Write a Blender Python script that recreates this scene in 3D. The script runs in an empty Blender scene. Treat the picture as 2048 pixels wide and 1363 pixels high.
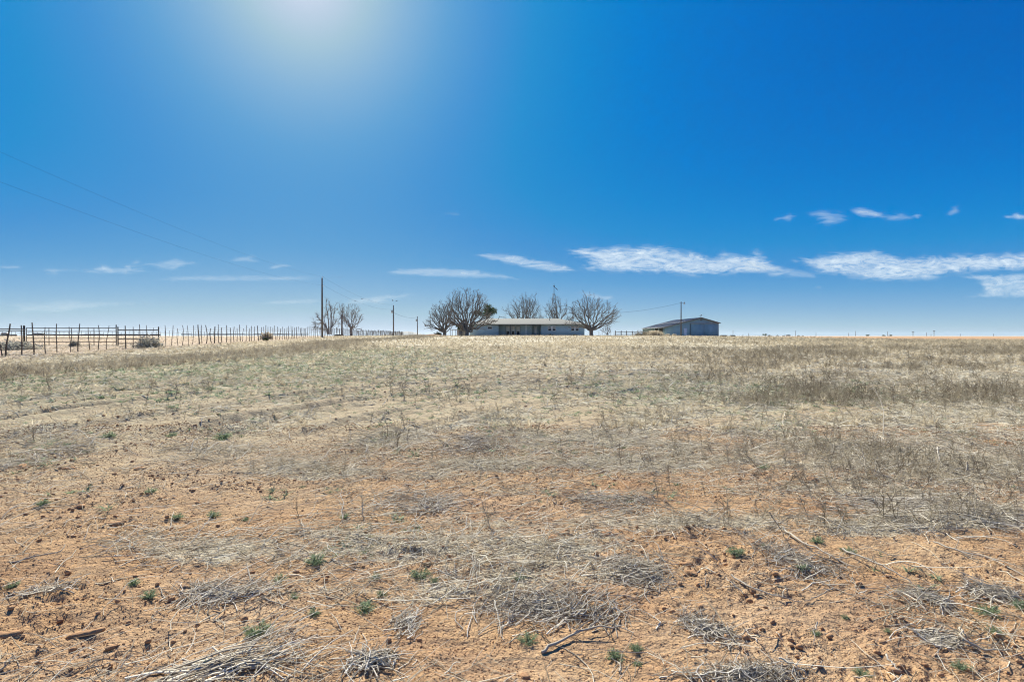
import bpy, math, random
import numpy as np
from mathutils import Vector
rng = np.random.default_rng(7)
random.seed(7)
S = bpy.context.scene
COL = S.collection

# ------------------------------------------------------------------ camera, sky, sun, exposure
F = 1138.0            # focal length in photo pixels (2048 wide)
HOR = 671.0
CAM = np.array([0.0, 0.0, 1.6])
PITCH = math.atan((681.5 - HOR) / F)
cd = bpy.data.cameras.new('camera'); cam = bpy.data.objects.new('camera', cd); COL.objects.link(cam)
cd.sensor_width = 36; cd.lens = 36 * F / 2048; cd.clip_start = 0.05; cd.clip_end = 150000
cam.location = CAM; cam.rotation_euler = (math.pi / 2 - PITCH, 0, 0)
S.camera = cam
S.cycles.filter_width = 1.15
SUN_AZ = math.radians(-20.0)      # to the left of the view direction (+Y)
SUN_EL = math.radians(39.0)
w = bpy.data.worlds.new("World"); S.world = w; w.use_nodes = True
nt = w.node_tree; nt.nodes.clear()
sky = nt.nodes.new('ShaderNodeTexSky'); sky.sky_type = 'NISHITA'; sky.sun_disc = False
sky.sun_elevation = SUN_EL; sky.sun_rotation = SUN_AZ
sky.altitude = 0; sky.air_density = 1.0; sky.dust_density = 1.0; sky.ozone_density = 1.0
EXPO = 0.85
def _m(op, a, b=0.0, clamp=False):
    m = nt.nodes.new('ShaderNodeMath'); m.operation = op; m.use_clamp = clamp
    for k, v in ((0, a), (1, b)):
        if hasattr(v, 'node'): nt.links.new(v, m.inputs[k])
        else: m.inputs[k].default_value = v
    return m.outputs[0]
# clear dry-air sky: the physical sky's brightness, its aureole round the sun and the paler air low down set the depth of the blue
sx = nt.nodes.new('ShaderNodeSeparateColor'); nt.links.new(sky.outputs[0], sx.inputs[0])
tc = nt.nodes.new('ShaderNodeTexCoord'); nz = nt.nodes.new('ShaderNodeVectorMath'); nz.operation = 'NORMALIZE'; nt.links.new(tc.outputs['Generated'], nz.inputs[0])
dt = nt.nodes.new('ShaderNodeVectorMath'); dt.operation = 'DOT_PRODUCT'; nt.links.new(nz.outputs[0], dt.inputs[0])
AUR = math.radians(31.0)
dt.inputs[1].default_value = (math.sin(SUN_AZ) * math.cos(AUR), math.cos(SUN_AZ) * math.cos(AUR), math.sin(AUR))
ang = _m('ARCCOSINE', _m('MINIMUM', dt.outputs['Value'], .99999))
aur = _m('EXPONENT', _m('MULTIPLY', ang, -1 / math.radians(14.0)))
sep = nt.nodes.new('ShaderNodeSeparateXYZ'); nt.links.new(nz.outputs[0], sep.inputs[0])
low = _m('EXPONENT', _m('MULTIPLY', _m('MAXIMUM', sep.outputs[2], 0.0), -1 / .115))
lg = _m('LOGARITHM', _m('MAXIMUM', sx.outputs[1], .01), math.e)
sv = _m('ADD', _m('ADD', _m('MULTIPLY', lg, 9.0), 8.0), _m('ADD', _m('MULTIPLY', aur, 212.0), _m('MULTIPLY', low, 172.0)))
sr = nt.nodes.new('ShaderNodeValToRGB'); nt.links.new(_m('DIVIDE', sv, 220.0), sr.inputs[0])
_st = [(8, (0, 82, 162)), (26, (0, 98, 187)), (40, (0, 113, 201)), (54, (0, 125, 208)), (66, (8, 134, 210)), (80, (32, 142, 210)), (98, (66, 147, 211)), (120, (94, 161, 213)), (145, (128, 177, 216)), (178, (164, 197, 217)), (219, (200, 214, 235))]
_e = sr.color_ramp.elements
while len(_e) < len(_st): _e.new(.5)
_lin = lambda v: (v / 255 / 12.92) if v < 10.3 else ((v / 255 + .055) / 1.055) ** 2.4
for el, (p, c) in zip(_e, _st): el.position = p / 220; el.color = (*[_lin(v) for v in c], 1)
bg = nt.nodes.new('ShaderNodeBackground'); bg.inputs['Strength'].default_value = 0.1
sc_ = nt.nodes.new('ShaderNodeVectorMath'); sc_.operation = 'SCALE'; sc_.inputs['Scale'].default_value = 10 / 2 ** EXPO; nt.links.new(sr.outputs[0], sc_.inputs[0])
wo = nt.nodes.new('ShaderNodeOutputWorld')
nt.links.new(sc_.outputs[0], bg.inputs['Color']); nt.links.new(bg.outputs[0], wo.inputs['Surface'])
sd = bpy.data.lights.new('sun', 'SUN'); sd.energy = 5.0; sd.angle = math.radians(0.5); sd.color = (1.0, 0.955, 0.84)
so = bpy.data.objects.new('sun', sd); COL.objects.link(so)
sdir = Vector((math.sin(SUN_AZ) * math.cos(SUN_EL), math.cos(SUN_AZ) * math.cos(SUN_EL), math.sin(SUN_EL)))
so.rotation_euler = (-sdir).to_track_quat('-Z', 'Y').to_euler(); so.location = (-20, 40, 60)
vs = S.view_settings; vs.view_transform = 'Standard'; vs.look = 'None'; vs.exposure = EXPO; vs.gamma = 1; vs.use_curve_mapping = False

# ------------------------------------------------------------------ numeric helpers
def _hash(ix, iy, s):
    n = (ix.astype(np.int64) * 374761393 + iy.astype(np.int64) * 668265263 + s * 974634777) & 0x7fffffff
    n = ((n ^ (n >> 13)) * 1274126177) & 0x7fffffff
    return ((n ^ (n >> 16)) & 0xffffff) / float(0xffffff)
def vnoise(x, y, s=0):
    x = np.asarray(x, float); y = np.asarray(y, float)
    ix = np.floor(x); iy = np.floor(y); fx = x - ix; fy = y - iy
    fx = fx * fx * (3 - 2 * fx); fy = fy * fy * (3 - 2 * fy)
    a = _hash(ix, iy, s); b = _hash(ix + 1, iy, s); c = _hash(ix, iy + 1, s); d = _hash(ix + 1, iy + 1, s)
    return (a * (1 - fx) + b * fx) * (1 - fy) + (c * (1 - fx) + d * fx) * fy
def fbm(x, y, o=4, s=0, g=0.5):
    t = 0; a = 1; n = 0
    for i in range(o):
        t = t + a * vnoise(x * 2 ** i + 17.3 * i, y * 2 ** i - 9.1 * i, s + i); n += a; a *= g
    return t / n
def sstep(a, b, x):
    t = np.clip((np.asarray(x, float) - a) / (b - a), 0, 1); return t * t * (3 - 2 * t)

# arcs of the old wheel tracks: polar coordinates about a point to the right of the camera
def arc(x, y):
    dx = x - 9.5; dy = y - 4.5
    r = np.hypot(dx, dy); th = np.arctan2(dy, dx)
    return r, th
def tracks(x, y):
    r, th = arc(x, y)
    r = r + 0.6 * (vnoise(x * .25, y * .25, 91) - .5)
    m = sstep(5.5, 8.5, y) * sstep(70, 30, y)
    a = 0
    for c, wd, dep in ((11.9, .16, .05), (13.6, .14, .05), (15.5, .2, .09), (17.2, .2, .09), (19.4, .18, .06), (21.6, .2, .06), (24.5, .3, .06), (27.5, .3, .06), (32, .3, .06)):
        q = (r - c) / wd
        a = a - dep * np.exp(-q * q) + dep * .8 * np.exp(-((np.abs(q) - 2.1) ** 2))
    return 1.5 * a * m * (0.3 + 1.2 * vnoise(th * 9, r * .4, 95) ** 1.5)

def hbase(x, y):
    x = np.asarray(x, float); y = np.asarray(y, float)
    rr = np.hypot(x, y)
    yy = np.clip(y, 0, None)
    rise = 0.0135 * yy
    crest = np.where(yy < 85, rise, 0)
    t = np.clip((yy - 85) / 20, 0, 1)
    up = 1.1475 + 0.62 * (t - 0.28 * t * t)          # 85..105 m
    z = np.where(yy < 85, rise, np.minimum(up, 1.62))
    z = 1.75 * (1 - np.exp(-(yy / 95.0) ** 1.35 * 1.25)) * 0.985
    # a low swell before the yard in the middle, lower behind it
    mid = np.exp(-((x - 4) / 42.0) ** 2)
    z = z + 0.30 * mid * np.exp(-((yy - 100) / 16.0) ** 2)
    z = z - 0.22 * sstep(112, 135, yy)
    # the land falls away to the right
    z = z * (1 - 0.42 * sstep(26, 95, x) * sstep(260, 120, x + 0 * y) * 1.0 - 0.42 * sstep(120, 260, x))
    z = z - 2.0 * sstep(700, 7000, rr)
    return z
_RP = [(60, 1225, 130, 60), (150, 1185, 120, 30), (200, 1040, 220, 28), (60, 935, 120, 30), (290, 945, 130, 25), (700, 935, 160, 22), (1470, 1120, 150, 75), (1390, 1060, 120, 30), (1230, 1075, 160, 35), (820, 1085, 90, 30), (600, 1150, 100, 30),
       (1700, 975, 200, 28), (1560, 955, 130, 25), (1960, 1140, 110, 45), (1800, 1345, 130, 40), (1000, 895, 180, 20), (500, 965, 200, 20), (1250, 745, 120, 8), (1520, 742, 130, 9), (360, 855, 180, 9), (560, 760, 160, 7)]
def rough_at(x, y):
    m = 0.55 * sstep(.50, .72, fbm(x * .55, y * 1.1, 3, 21))
    if np.ndim(x) and np.min(y) > 40: return m
    for px, py, w_, h_ in _RP:
        cy = 1.57 * F / (py - HOR + 12); cx = (px - 1024) / F * cy; ry = cy - 1.57 * F / (py + h_ - HOR + 12); rx = w_ / F * cy
        m = np.maximum(m, np.exp(-((x - cx) / rx) ** 2 - ((y - cy) / ry) ** 2) * (.4 + 1.1 * vnoise(x * 6, y * 9, 19)))
    return np.clip(m, 0, 1)
def height(x, y, fine=True):
    z = hbase(x, y)
    rr = np.hypot(x, y)
    nearf = np.exp(-(rr / 60.0) ** 2)
    z = z + nearf * 0.10 * (fbm(x * .22, y * .22, 3, 3) - .5)
    z = z + 0.12 * (fbm(x * .05, y * .05, 2, 5) - .5) * sstep(10, 40, rr) * sstep(400, 150, rr)
    z = z + tracks(x, y)
    z = z + 0.055 * np.exp(-(rr / 45.0) ** 2) * sstep(4, 9, rr) * (fbm(x * 1.3, y * 3.2, 4, 13, .6) - .5) + 0.035 * np.exp(-(rr / 34.0) ** 2) * (fbm(x * 4.5, y * 6.5, 3, 15, .6) - .5)
    if fine:
        n2 = np.exp(-(rr / 22.0) ** 2)
        z = z + n2 * 0.045 * (fbm(x * 1.6, y * 2.4, 3, 11) - .5)
        rough = rough_at(x, y)      # churned patches of clods
        c = 1 - np.abs(2 * fbm(x * 9, y * 9, 3, 31) - 1)
        z = z + n2 * (0.006 + 0.055 * rough) * (c - .7)
        z = z + n2 * (0.005 + 0.022 * rough) * (fbm(x * 38, y * 38, 2, 41) - .5)
    return z
def cover(x, y):
    """how much of the soil lies under dry litter, 0..1"""
    base = 0.10 + 0.30 * sstep(3.6, 9, y) + 0.40 * sstep(12, 30, y)
    base = base + 0.42 * sstep(0.05, 0.55, x / np.maximum(y, .5)) * sstep(3.8, 6.5, y)
    base = base - 0.22 * sstep(-0.15, -0.6, x / np.maximum(y, .5)) * sstep(22, 10, y)
    r, th = arc(x, y)
    k = sstep(6, 9, y)
    st = fbm(r * 1.1, th * 5, 4, 51) * k + fbm(x * .5, y * 1.9, 4, 61) * (1 - k)
    pt = fbm(x * .8, y * 1.2, 4, 71)
    c = base + 1.9 * (st - .5) + 1.5 * (pt - .5)
    return np.clip(c, 0, 1)
def greenness(x, y):
    g = np.exp(-((x + 9.5) / 6.5) ** 2 - ((y - 27) / 13) ** 2) * 0.85 + np.exp(-((x - 6) / 4) ** 2 - ((y - 14.5) / 3.5) ** 2) * .55
    return np.clip(1.2 * g * (0.35 + 1.3 * fbm(x * .5, y * .3, 3, 81)), 0, 1)

def ray(px, py):
    a = (px - 1024) / F; b = (681.5 - py) / F
    c, s = math.cos(PITCH), math.sin(PITCH)
    d = np.array([a, c + b * s, -s + b * c]); return d
def ground_at(px, py):
    """where the sight line through a photo pixel meets the terrain"""
    d = ray(px, py); t = 1.0; step = 1.01
    while t < 9000:
        p = CAM + d * t
        if p[2] < float(hbase(p[0], p[1])) - .08: break
        t *= step
    lo, hi = t / step ** 8, t * 1.02
    for _ in range(13):
        m = (lo + hi) / 2; p = CAM + d * m
        if p[2] < float(height(p[0], p[1])): hi = m
        else: lo = m
    p = CAM + d * hi
    return float(p[0]), float(p[1]), float(height(p[0], p[1]))
def at(px, Y, py=None):
    X = (px - 1024) / F * Y
    z = None if py is None else 1.6 + (HOR - py) / F * Y
    return (X, Y, z)
def zat(py, Y): return 1.6 + (HOR - py) / F * Y
def gz(x, y): return float(height(np.array(float(x)), np.array(float(y))))

# ------------------------------------------------------------------ object helpers
def tag(o, label=None, cat=None, group=None, kind=None):
    if label: o['label'] = label
    if cat: o['category'] = cat
    if group: o['group'] = group
    if kind: o['kind'] = kind
    return o
def empty(name, loc, label, cat, group=None, rz=0):
    o = bpy.data.objects.new(name, None); COL.objects.link(o); o.location = loc; o.rotation_euler = (0, 0, rz)
    o.empty_display_size = .3
    return tag(o, label, cat, group)
def mesh_np(name, V, Fc, mat, parent=None, loc=None, smooth=False, attrs=None):
    """V (n,3); Fc list of int arrays, each (m,k)"""
    me = bpy.data.meshes.new(name)
    V = np.ascontiguousarray(V, dtype=np.float32)
    me.vertices.add(len(V)); me.vertices.foreach_set('co', V.ravel())
    Fc = [f for f in Fc if len(f)]
    loops = np.concatenate([f.ravel() for f in Fc]).astype(np.int32)
    counts = np.concatenate([np.full(len(f), f.shape[1]) for f in Fc])
    starts = np.concatenate([[0], np.cumsum(counts)[:-1]]).astype(np.int32)
    me.loops.add(len(loops)); me.loops.foreach_set('vertex_index', loops)
    me.polygons.add(len(counts)); me.polygons.foreach_set('loop_start', starts)
    if smooth: me.polygons.foreach_set('use_smooth', np.ones(len(counts), dtype=bool))
    for k, a in (attrs or {}).items():
        a = np.ascontiguousarray(a, dtype=np.float32)
        if a.ndim == 1:
            at_ = me.attributes.new(k, 'FLOAT', 'POINT'); at_.data.foreach_set('value', a)
        else:
            at_ = me.attributes.new(k, 'FLOAT_VECTOR', 'POINT'); at_.data.foreach_set('vector', a.ravel())
    me.update(calc_edges=True); me.validate(clean_customdata=False) if False else None
    me.materials.append(mat)
    o = bpy.data.objects.new(name, me); COL.objects.link(o)
    if parent is not None: o.parent = parent
    if loc is not None: o.location = loc
    return o

def tubes(P, R, sides=3, rnd=None):
    """P (N,S,3), R (N,S) -> V, [F], rnd"""
    P = np.asarray(P, float); R = np.asarray(R, float)
    N, K, _ = P.shape
    T = np.gradient(P, axis=1); T /= (np.linalg.norm(T, axis=2, keepdims=True) + 1e-9)
    ref = np.where(np.abs(T[:, :1, 2:3]) > .8, np.array([1., 0, 0]), np.array([0, 0, 1.]))
    ref = np.broadcast_to(ref, T.shape)
    A = np.cross(T, ref); A /= (np.linalg.norm(A, axis=2, keepdims=True) + 1e-9)
    B = np.cross(T, A)
    ang = np.arange(sides) * 2 * math.pi / sides
    V = P[:, :, None, :] + R[:, :, None, None] * (np.cos(ang)[None, None, :, None] * A[:, :, None, :] + np.sin(ang)[None, None, :, None] * B[:, :, None, :])
    V = V.reshape(-1, 3)
    i = np.arange(N)[:, None, None] * K * sides + np.arange(K - 1)[None, :, None] * sides
    a = i + np.arange(sides)[None, None, :]; b = i + (np.arange(sides)[None, None, :] + 1) % sides
    Fq = np.stack([a, b, b + sides, a + sides], axis=-1).reshape(-1, 4)
    if rnd is None: rnd = rng.random(N)
    return V, Fq, np.repeat(rnd, K * sides)
def ribbons(P, W, D, rnd=None):
    """flat blades: P (N,S,3), W (N,S) half widths, D (N,3) sideways"""
    N, K, _ = P.shape
    V = np.stack([P - W[..., None] * D[:, None, :], P + W[..., None] * D[:, None, :]], axis=2).reshape(-1, 3)
    i = np.arange(N)[:, None] * K * 2 + np.arange(K - 1)[None, :] * 2
    Fq = np.stack([i, i + 1, i + 3, i + 2], axis=-1).reshape(-1, 4)
    if rnd is None: rnd = rng.random(N)
    return V, Fq, np.repeat(rnd, K * 2)
class Acc:
    def __init__(s): s.V = []; s.F = {}; s.A = []; s.n = 0
    def add(s, V, F, A=None):
        V = np.asarray(V, float)
        for f in (F if isinstance(F, list) else [F]):
            f = np.asarray(f)
            if len(f): s.F.setdefault(f.shape[1], []).append(f + s.n)
        s.V.append(V); s.A.append(np.full(len(V), .5) if A is None else A); s.n += len(V)
        return s
    def tube(s, pts, r, sides=6):
        pts = np.array(pts, float)[None]; r = np.broadcast_to(np.asarray(r, float), pts.shape[1])[None]
        V, Fq, A = tubes(pts, r, sides)
        n0 = s.n
        s.add(V, Fq, A)
        K = pts.shape[1]
        if sides == 4:
            s.F.setdefault(4, []).append(np.array([[n0 + k for k in range(4)][::-1], [n0 + (K - 1) * 4 + k for k in range(4)]]))
        else:
            s.F.setdefault(sides, []).append(np.array([[n0 + k for k in range(sides)][::-1], [n0 + (K - 1) * sides + k for k in range(sides)]]))
        return s
    def box(s, x0, x1, y0, y1, z0, z1):
        V = [(x, y, z) for z in (z0, z1) for (x, y) in ((x0, y0), (x1, y0), (x1, y1), (x0, y1))]
        Fq = [(0, 3, 2, 1), (4, 5, 6, 7), (0, 1, 5, 4), (1, 2, 6, 5), (2, 3, 7, 6), (3, 0, 4, 7)]
        return s.add(V, np.array(Fq))
    def prism(s, poly, y0, y1):
        """poly = [(x,z)], extruded along y"""
        n = len(poly)
        V = [(x, y0, z) for x, z in poly] + [(x, y1, z) for x, z in poly]
        s.add(V, [np.array([list(range(n))]), np.array([[n + k for k in range(n)][::-1]]),
                  np.array([[(k + 1) % n, k, n + k, n + (k + 1) % n] for k in range(n)])])
        return s
    def build(s, name, mat, parent=None, loc=None, smooth=False):
        return mesh_np(name, np.concatenate(s.V), [np.concatenate(v) for v in s.F.values()], mat, parent, loc, smooth,
                       {'rnd': np.concatenate(s.A)})
def replicate(protos, pos, rz, sc, tilt=None, rnd=None):
    """protos: list of (V,F,A). Returns one (V,F,A) with every copy written out."""
    N = len(pos); which = rng.integers(0, len(protos), N)
    out = Acc()
    for k, (V, Fq, A) in enumerate(protos):
        ix = np.where(which == k)[0]
        if not len(ix): continue
        c, s_ = np.cos(rz[ix]), np.sin(rz[ix])
        S3 = sc[ix][:, None, :] if sc.ndim == 2 else sc[ix][:, None, None]
        L = V[None] * S3
        if tilt is not None:
            t = tilt[ix]; y = L[..., 1] * np.cos(t)[:, None] - L[..., 2] * np.sin(t)[:, None]
            z = L[..., 1] * np.sin(t)[:, None] + L[..., 2] * np.cos(t)[:, None]
            L = np.stack([L[..., 0], y, z], -1)
        X = L[..., 0] * c[:, None] - L[..., 1] * s_[:, None]; Y = L[..., 0] * s_[:, None] + L[..., 1] * c[:, None]
        W = np.stack([X, Y, L[..., 2]], -1) + pos[ix][:, None, :]
        FF = (Fq[None] + (np.arange(len(ix)) * len(V))[:, None, None]).reshape(-1, Fq.shape[1])
        rr = (rng.random(len(ix)) if rnd is None else rnd[ix])
        AA = np.clip(rr[:, None] * .75 + A[None] * .25, 0, 1)
        out.add(W.reshape(-1, 3), FF, AA.ravel())
    return out

# ------------------------------------------------------------------ materials
def mat(name):
    m = bpy.data.materials.new(name); m.use_nodes = True
    n = m.node_tree.nodes; b = n['Principled BSDF']; b.inputs['Specular IOR Level'].default_value = .25
    b.inputs['Roughness'].default_value = .8
    return m, m.node_tree, b
def ramp(t, src, stops):
    r = t.nodes.new('ShaderNodeValToRGB'); e = r.color_ramp.elements
    while len(e) < len(stops): e.new(.5)
    for el, (p, c) in zip(e, stops): el.position = p; el.color = (*c, 1)
    t.links.new(src, r.inputs[0]); return r.outputs[0]
def noise(t, scale, detail=4, rough=.55, vec=None, out='Fac', dist=0):
    n = t.nodes.new('ShaderNodeTexNoise'); n.inputs['Scale'].default_value = scale; n.inputs['Detail'].default_value = detail
    n.inputs['Roughness'].default_value = rough; n.inputs['Distortion'].default_value = dist
    if vec is not None: t.links.new(vec, n.inputs['Vector'])
    return n.outputs[out]
def coords(t, scale=(1, 1, 1)):
    c = t.nodes.new('ShaderNodeTexCoord'); m = t.nodes.new('ShaderNodeMapping'); m.inputs['Scale'].default_value = scale
    t.links.new(c.outputs['Object'], m.inputs[0]); return m.outputs[0]
def mix(t, f, a, b, mode='MIX'):
    m = t.nodes.new('ShaderNodeMix'); m.data_type = 'RGBA'; m.blend_type = mode
    for k, v in ((0, f), (6, a), (7, b)):
        if hasattr(v, 'node'): t.links.new(v, m.inputs[k])
        elif k == 0: m.inputs[0].default_value = v
        else: m.inputs[k].default_value = (*v, 1)
    return m.outputs[2]
def math_(t, op, a, b=0.0, clamp=False):
    m = t.nodes.new('ShaderNodeMath'); m.operation = op; m.use_clamp = clamp
    for k, v in ((0, a), (1, b)):
        if hasattr(v, 'node'): t.links.new(v, m.inputs[k])
        else: m.inputs[k].default_value = v
    return m.outputs[0]
def attr(t, name, out='Fac'):
    a = t.nodes.new('ShaderNodeAttribute'); a.attribute_name = name; return a.outputs[out]
def bump(t, b, h, strength, dist):
    n = t.nodes.new('ShaderNodeBump'); n.inputs['Strength'].default_value = strength; n.inputs['Distance'].default_value = dist
    t.links.new(h, n.inputs['Height']); t.links.new(n.outputs[0], b.inputs['Normal'])
def surf(name, stops, scale=3, detail=4, rough=.8, bumps=None, spec=.25, metallic=0, vscale=(1, 1, 1)):
    m, t, b = mat(name); v = coords(t, vscale)
    t.links.new(ramp(t, noise(t, scale, detail, .6, v), stops), b.inputs['Base Color'])
    b.inputs['Roughness'].default_value = rough; b.inputs['Specular IOR Level'].default_value = spec; b.inputs['Metallic'].default_value = metallic
    if bumps: bump(t, b, noise(t, bumps[0], 3, .6, v), .6, bumps[1])
    return m
def plant(name, stops, trans=.45):
    """dry or green stems: colour varies from stem to stem; light passes through the thin blades"""
    m = bpy.data.materials.new(name); m.use_nodes = True; t = m.node_tree; t.nodes.clear()
    c = ramp(t, attr(t, 'rnd'), stops)
    d = t.nodes.new('ShaderNodeBsdfDiffuse'); tr = t.nodes.new('ShaderNodeBsdfTranslucent'); mx = t.nodes.new('ShaderNodeMixShader')
    o = t.nodes.new('ShaderNodeOutputMaterial'); mx.inputs[0].default_value = trans
    t.links.new(c, d.inputs[0]); t.links.new(c, tr.inputs[0]); t.links.new(d.outputs[0], mx.inputs[1]); t.links.new(tr.outputs[0], mx.inputs[2])
    t.links.new(mx.outputs[0], o.inputs[0]); return m

# ground: red-orange soil, crust and crumbs, straw litter where nothing bigger covers it
def ground_mat():
    m, t, b = mat('soil_and_straw'); v = coords(t)
    soil = ramp(t, noise(t, 1.1, 6, .62, v), [(.30, (.39, .22, .11)), (.5, (.49, .305, .155)), (.72, (.57, .395, .225))])
    pale = noise(t, .35, 4, .6, v)
    soil = mix(t, math_(t, 'MULTIPLY', ramp(t, pale, [(.45, (0, 0, 0)), (.7, (1, 1, 1))]), .55), soil, (.58, .43, .29))
    soil = mix(t, math_(t, 'MULTIPLY', attr(t, 'dust_veil'), math_(t, 'ADD', .55, math_(t, 'MULTIPLY', noise(t, 1.7, 5, .7, v), .5))), soil, (.53, .455, .295))  # paler tan soil farther off, with the glare veil's wash at left painted in
    crumbs = noise(t, 42, 4, .7, v)
    soil = mix(t, ramp(t, crumbs, [(.38, (.9, .9, .9)), (.48, (0, 0, 0))]), soil, (.25, .155, .095))
    mot = noise(t, 5, 6, .75, coords(t, (.6, 1.4, 1)))
    soil = mix(t, math_(t, 'MULTIPLY', ramp(t, mot, [(.40, (1, 1, 1)), (.55, (0, 0, 0))]), .45), soil, (.30, .205, .13))
    straw = ramp(t, noise(t, 9, 6, .75, coords(t, (1, .5, 1))), [(.3, (.33, .29, .20)), (.48, (.60, .55, .40)), (.7, (.78, .73, .56))])
    edge = math_(t, 'ADD', attr(t, 'cover'), math_(t, 'MULTIPLY', math_(t, 'SUBTRACT', noise(t, 6, 6, .75, v), .5), 1.5))
    f = ramp(t, edge, [(.40, (0, 0, 0)), (.75, (1, 1, 1))])
    col = mix(t, math_(t, 'MULTIPLY', f, .8), soil, straw)
    gn = math_(t, 'MULTIPLY', attr(t, 'green'), ramp(t, noise(t, 3, 5, .7, v), [(.4, (0, 0, 0)), (.6, (1, 1, 1))]), True)
    col = mix(t, math_(t, 'MULTIPLY', gn, .8), col, (.38, .43, .27))
    # distant fields: pasture, ploughed red land and stubble bands
    fs = coords(t, (.004, .02, 1))
    far = ramp(t, noise(t, 1.3, 3, .5, fs), [(.35, (.52, .40, .28)), (.5, (.62, .52, .38)), (.65, (.47, .33, .21))])
    far = mix(t, .4, far, ramp(t, noise(t, .6, 5, .6, v), [(.3, (.40, .30, .2)), (.7, (.70, .60, .45))]))
    col = mix(t, attr(t, 'pasture'), col, far)
    red = ramp(t, noise(t, .8, 4, .6, coords(t, (.02, .12, 1))), [(.3, (.42, .24, .13)), (.55, (.50, .31, .17)), (.8, (.40, .35, .20))])
    col = mix(t, attr(t, 'field'), col, red)
    t.links.new(col, b.inputs['Base Color'])
    b.inputs['Roughness'].default_value = .95; b.inputs['Specular IOR Level'].default_value = .1
    h = math_(t, 'ADD', crumbs, math_(t, 'MULTIPLY', noise(t, 13, 5, .7, v), 1.5))
    h = math_(t, 'ADD', h, math_(t, 'MULTIPLY', noise(t, 4, 5, .75, v), 3.0))
    bump(t, b, h, 1.0, .02)
    return m
M = {}
M['ground'] = ground_mat()
M['stick'] = plant('dry_stick', [(0, (.18, .15, .11)), (.3, (.43, .375, .29)), (.7, (.62, .56, .45)), (1, (.82, .76, .65))], .06)
M['litter'] = plant('dry_litter', [(0, (.22, .18, .12)), (.3, (.50, .43, .31)), (.65, (.68, .60, .45)), (1, (.86, .81, .67))], .08)
M['grass'] = plant('dry_grass', [(0, (.34, .27, .18)), (.35, (.56, .475, .33)), (.7, (.70, .61, .44)), (1, (.80, .73, .56))], .45)
M['browngrass'] = plant('brown_weeds', [(0, (.18, .145, .10)), (.4, (.42, .36, .26)), (.8, (.60, .53, .39)), (1, (.72, .66, .51))], .25)
M['greengrass'] = plant('green_growth', [(0, (.14, .19, .11)), (.5, (.27, .35, .21)), (1, (.42, .49, .33))], .4)
M['leaf'] = plant('grey_green_leaf', [(0, (.15, .20, .115)), (.5, (.27, .35, .20)), (1, (.42, .50, .33))], .45)
M['clod'] = surf('soil_clod', [(.3, (.34, .19, .10)), (.6, (.46, .28, .15)), (.8, (.54, .36, .21))], 14, 4, .95, (60, .01), .1)
M['bark'] = surf('bark', [(.3, (.12, .105, .09)), (.55, (.20, .175, .15)), (.8, (.30, .27, .235))], 6, 4, .9, (14, .03), .1)
M['palebark'] = surf('dead_bark', [(.3, (.17, .14, .12)), (.55, (.27, .235, .205)), (.8, (.38, .34, .30))], 6, 4, .9, (14, .03), .1)
M['needle'] = plant('evergreen_needles', [(0, (.035, .05, .025)), (.5, (.07, .095, .045)), (1, (.12, .15, .07))], .3)
M['cedar'] = surf('cedar_stake', [(.3, (.07, .055, .045)), (.6, (.13, .105, .085)), (.8, (.21, .175, .145))], 8, 4, .9, (30, .01), .1)
M['pipe'] = surf('dark_pipe', [(.3, (.02, .022, .024)), (.6, (.04, .038, .036)), (.8, (.10, .055, .03))], 5, 4, .6, None, .4)
M['pole'] = surf('weathered_pole', [(.3, (.10, .08, .065)), (.6, (.17, .145, .12)), (.8, (.25, .22, .19))], 4, 4, .9, (20, .01), .1, 0, (6, 6, .6))
M['wire'] = surf('cable', [(.3, (.015, .015, .015)), (.7, (.03, .03, .03))], 5, 2, 1.0, None, 0.0)
M['fencewire'] = surf('fence_wire', [(.3, (.08, .07, .06)), (.7, (.16, .12, .09))], 5, 2, .6)
M['brick'] = surf('painted_brick', [(.3, (.36, .48, .50)), (.6, (.43, .56, .575)), (.8, (.50, .61, .62))], 1.2, 5, .85, (9, .01), .2, 0, (1, 1, 3))
M['shingle'] = surf('roof_shingle', [(.3, (.19, .19, .165)), (.55, (.255, .25, .22)), (.8, (.32, .315, .28))], 3, 5, .9, (30, .01), .1, 0, (1, 3, 3))
M['trim'] = surf('white_trim', [(.3, (.80, .80, .78)), (.7, (.88, .88, .86))], 3, 3, .6)
M['darktrim'] = surf('dark_fascia', [(.3, (.14, .13, .125)), (.7, (.22, .21, .20))], 3, 3, .7)
M['curtain'] = surf('curtain', [(.35, (.50, .49, .42)), (.65, (.80, .79, .70))], 4, 2, .9, None, .1, 0, (3, 1, .3))
M['glass'] = surf('window_glass', [(.3, (.015, .018, .02)), (.7, (.035, .04, .045))], 2, 2, .12, None, .5)
M['galv'] = surf('galvanised_sheet', [(.3, (.29, .43, .44)), (.55, (.35, .50, .51)), (.8, (.42, .56, .57))], .6, 5, .65, None, .3, 0, (1, 1, .5))
M['galvdoor'] = surf('door_sheet', [(.3, (.22, .38, .42)), (.6, (.28, .45, .50)), (.8, (.35, .51, .56))], .6, 5, .65, None, .3, 0, (1, 1, .5))
M['roofmetal'] = surf('roof_sheet', [(.3, (.30, .305, .30)), (.55, (.40, .40, .39)), (.8, (.50, .49, .47))], .5, 5, .5, None, .4, .25, (1, .5, 1))
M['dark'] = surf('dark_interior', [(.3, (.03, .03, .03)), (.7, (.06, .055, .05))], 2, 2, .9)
M['hill'] = surf('far_hill', [(.3, (.20, .16, .12)), (.7, (.32, .26, .19))], .002, 4, .95)
M['shrub'] = plant('grey_shrub', [(0, (.20, .185, .15)), (.5, (.42, .40, .33)), (1, (.58, .56, .46))], .3)
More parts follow.
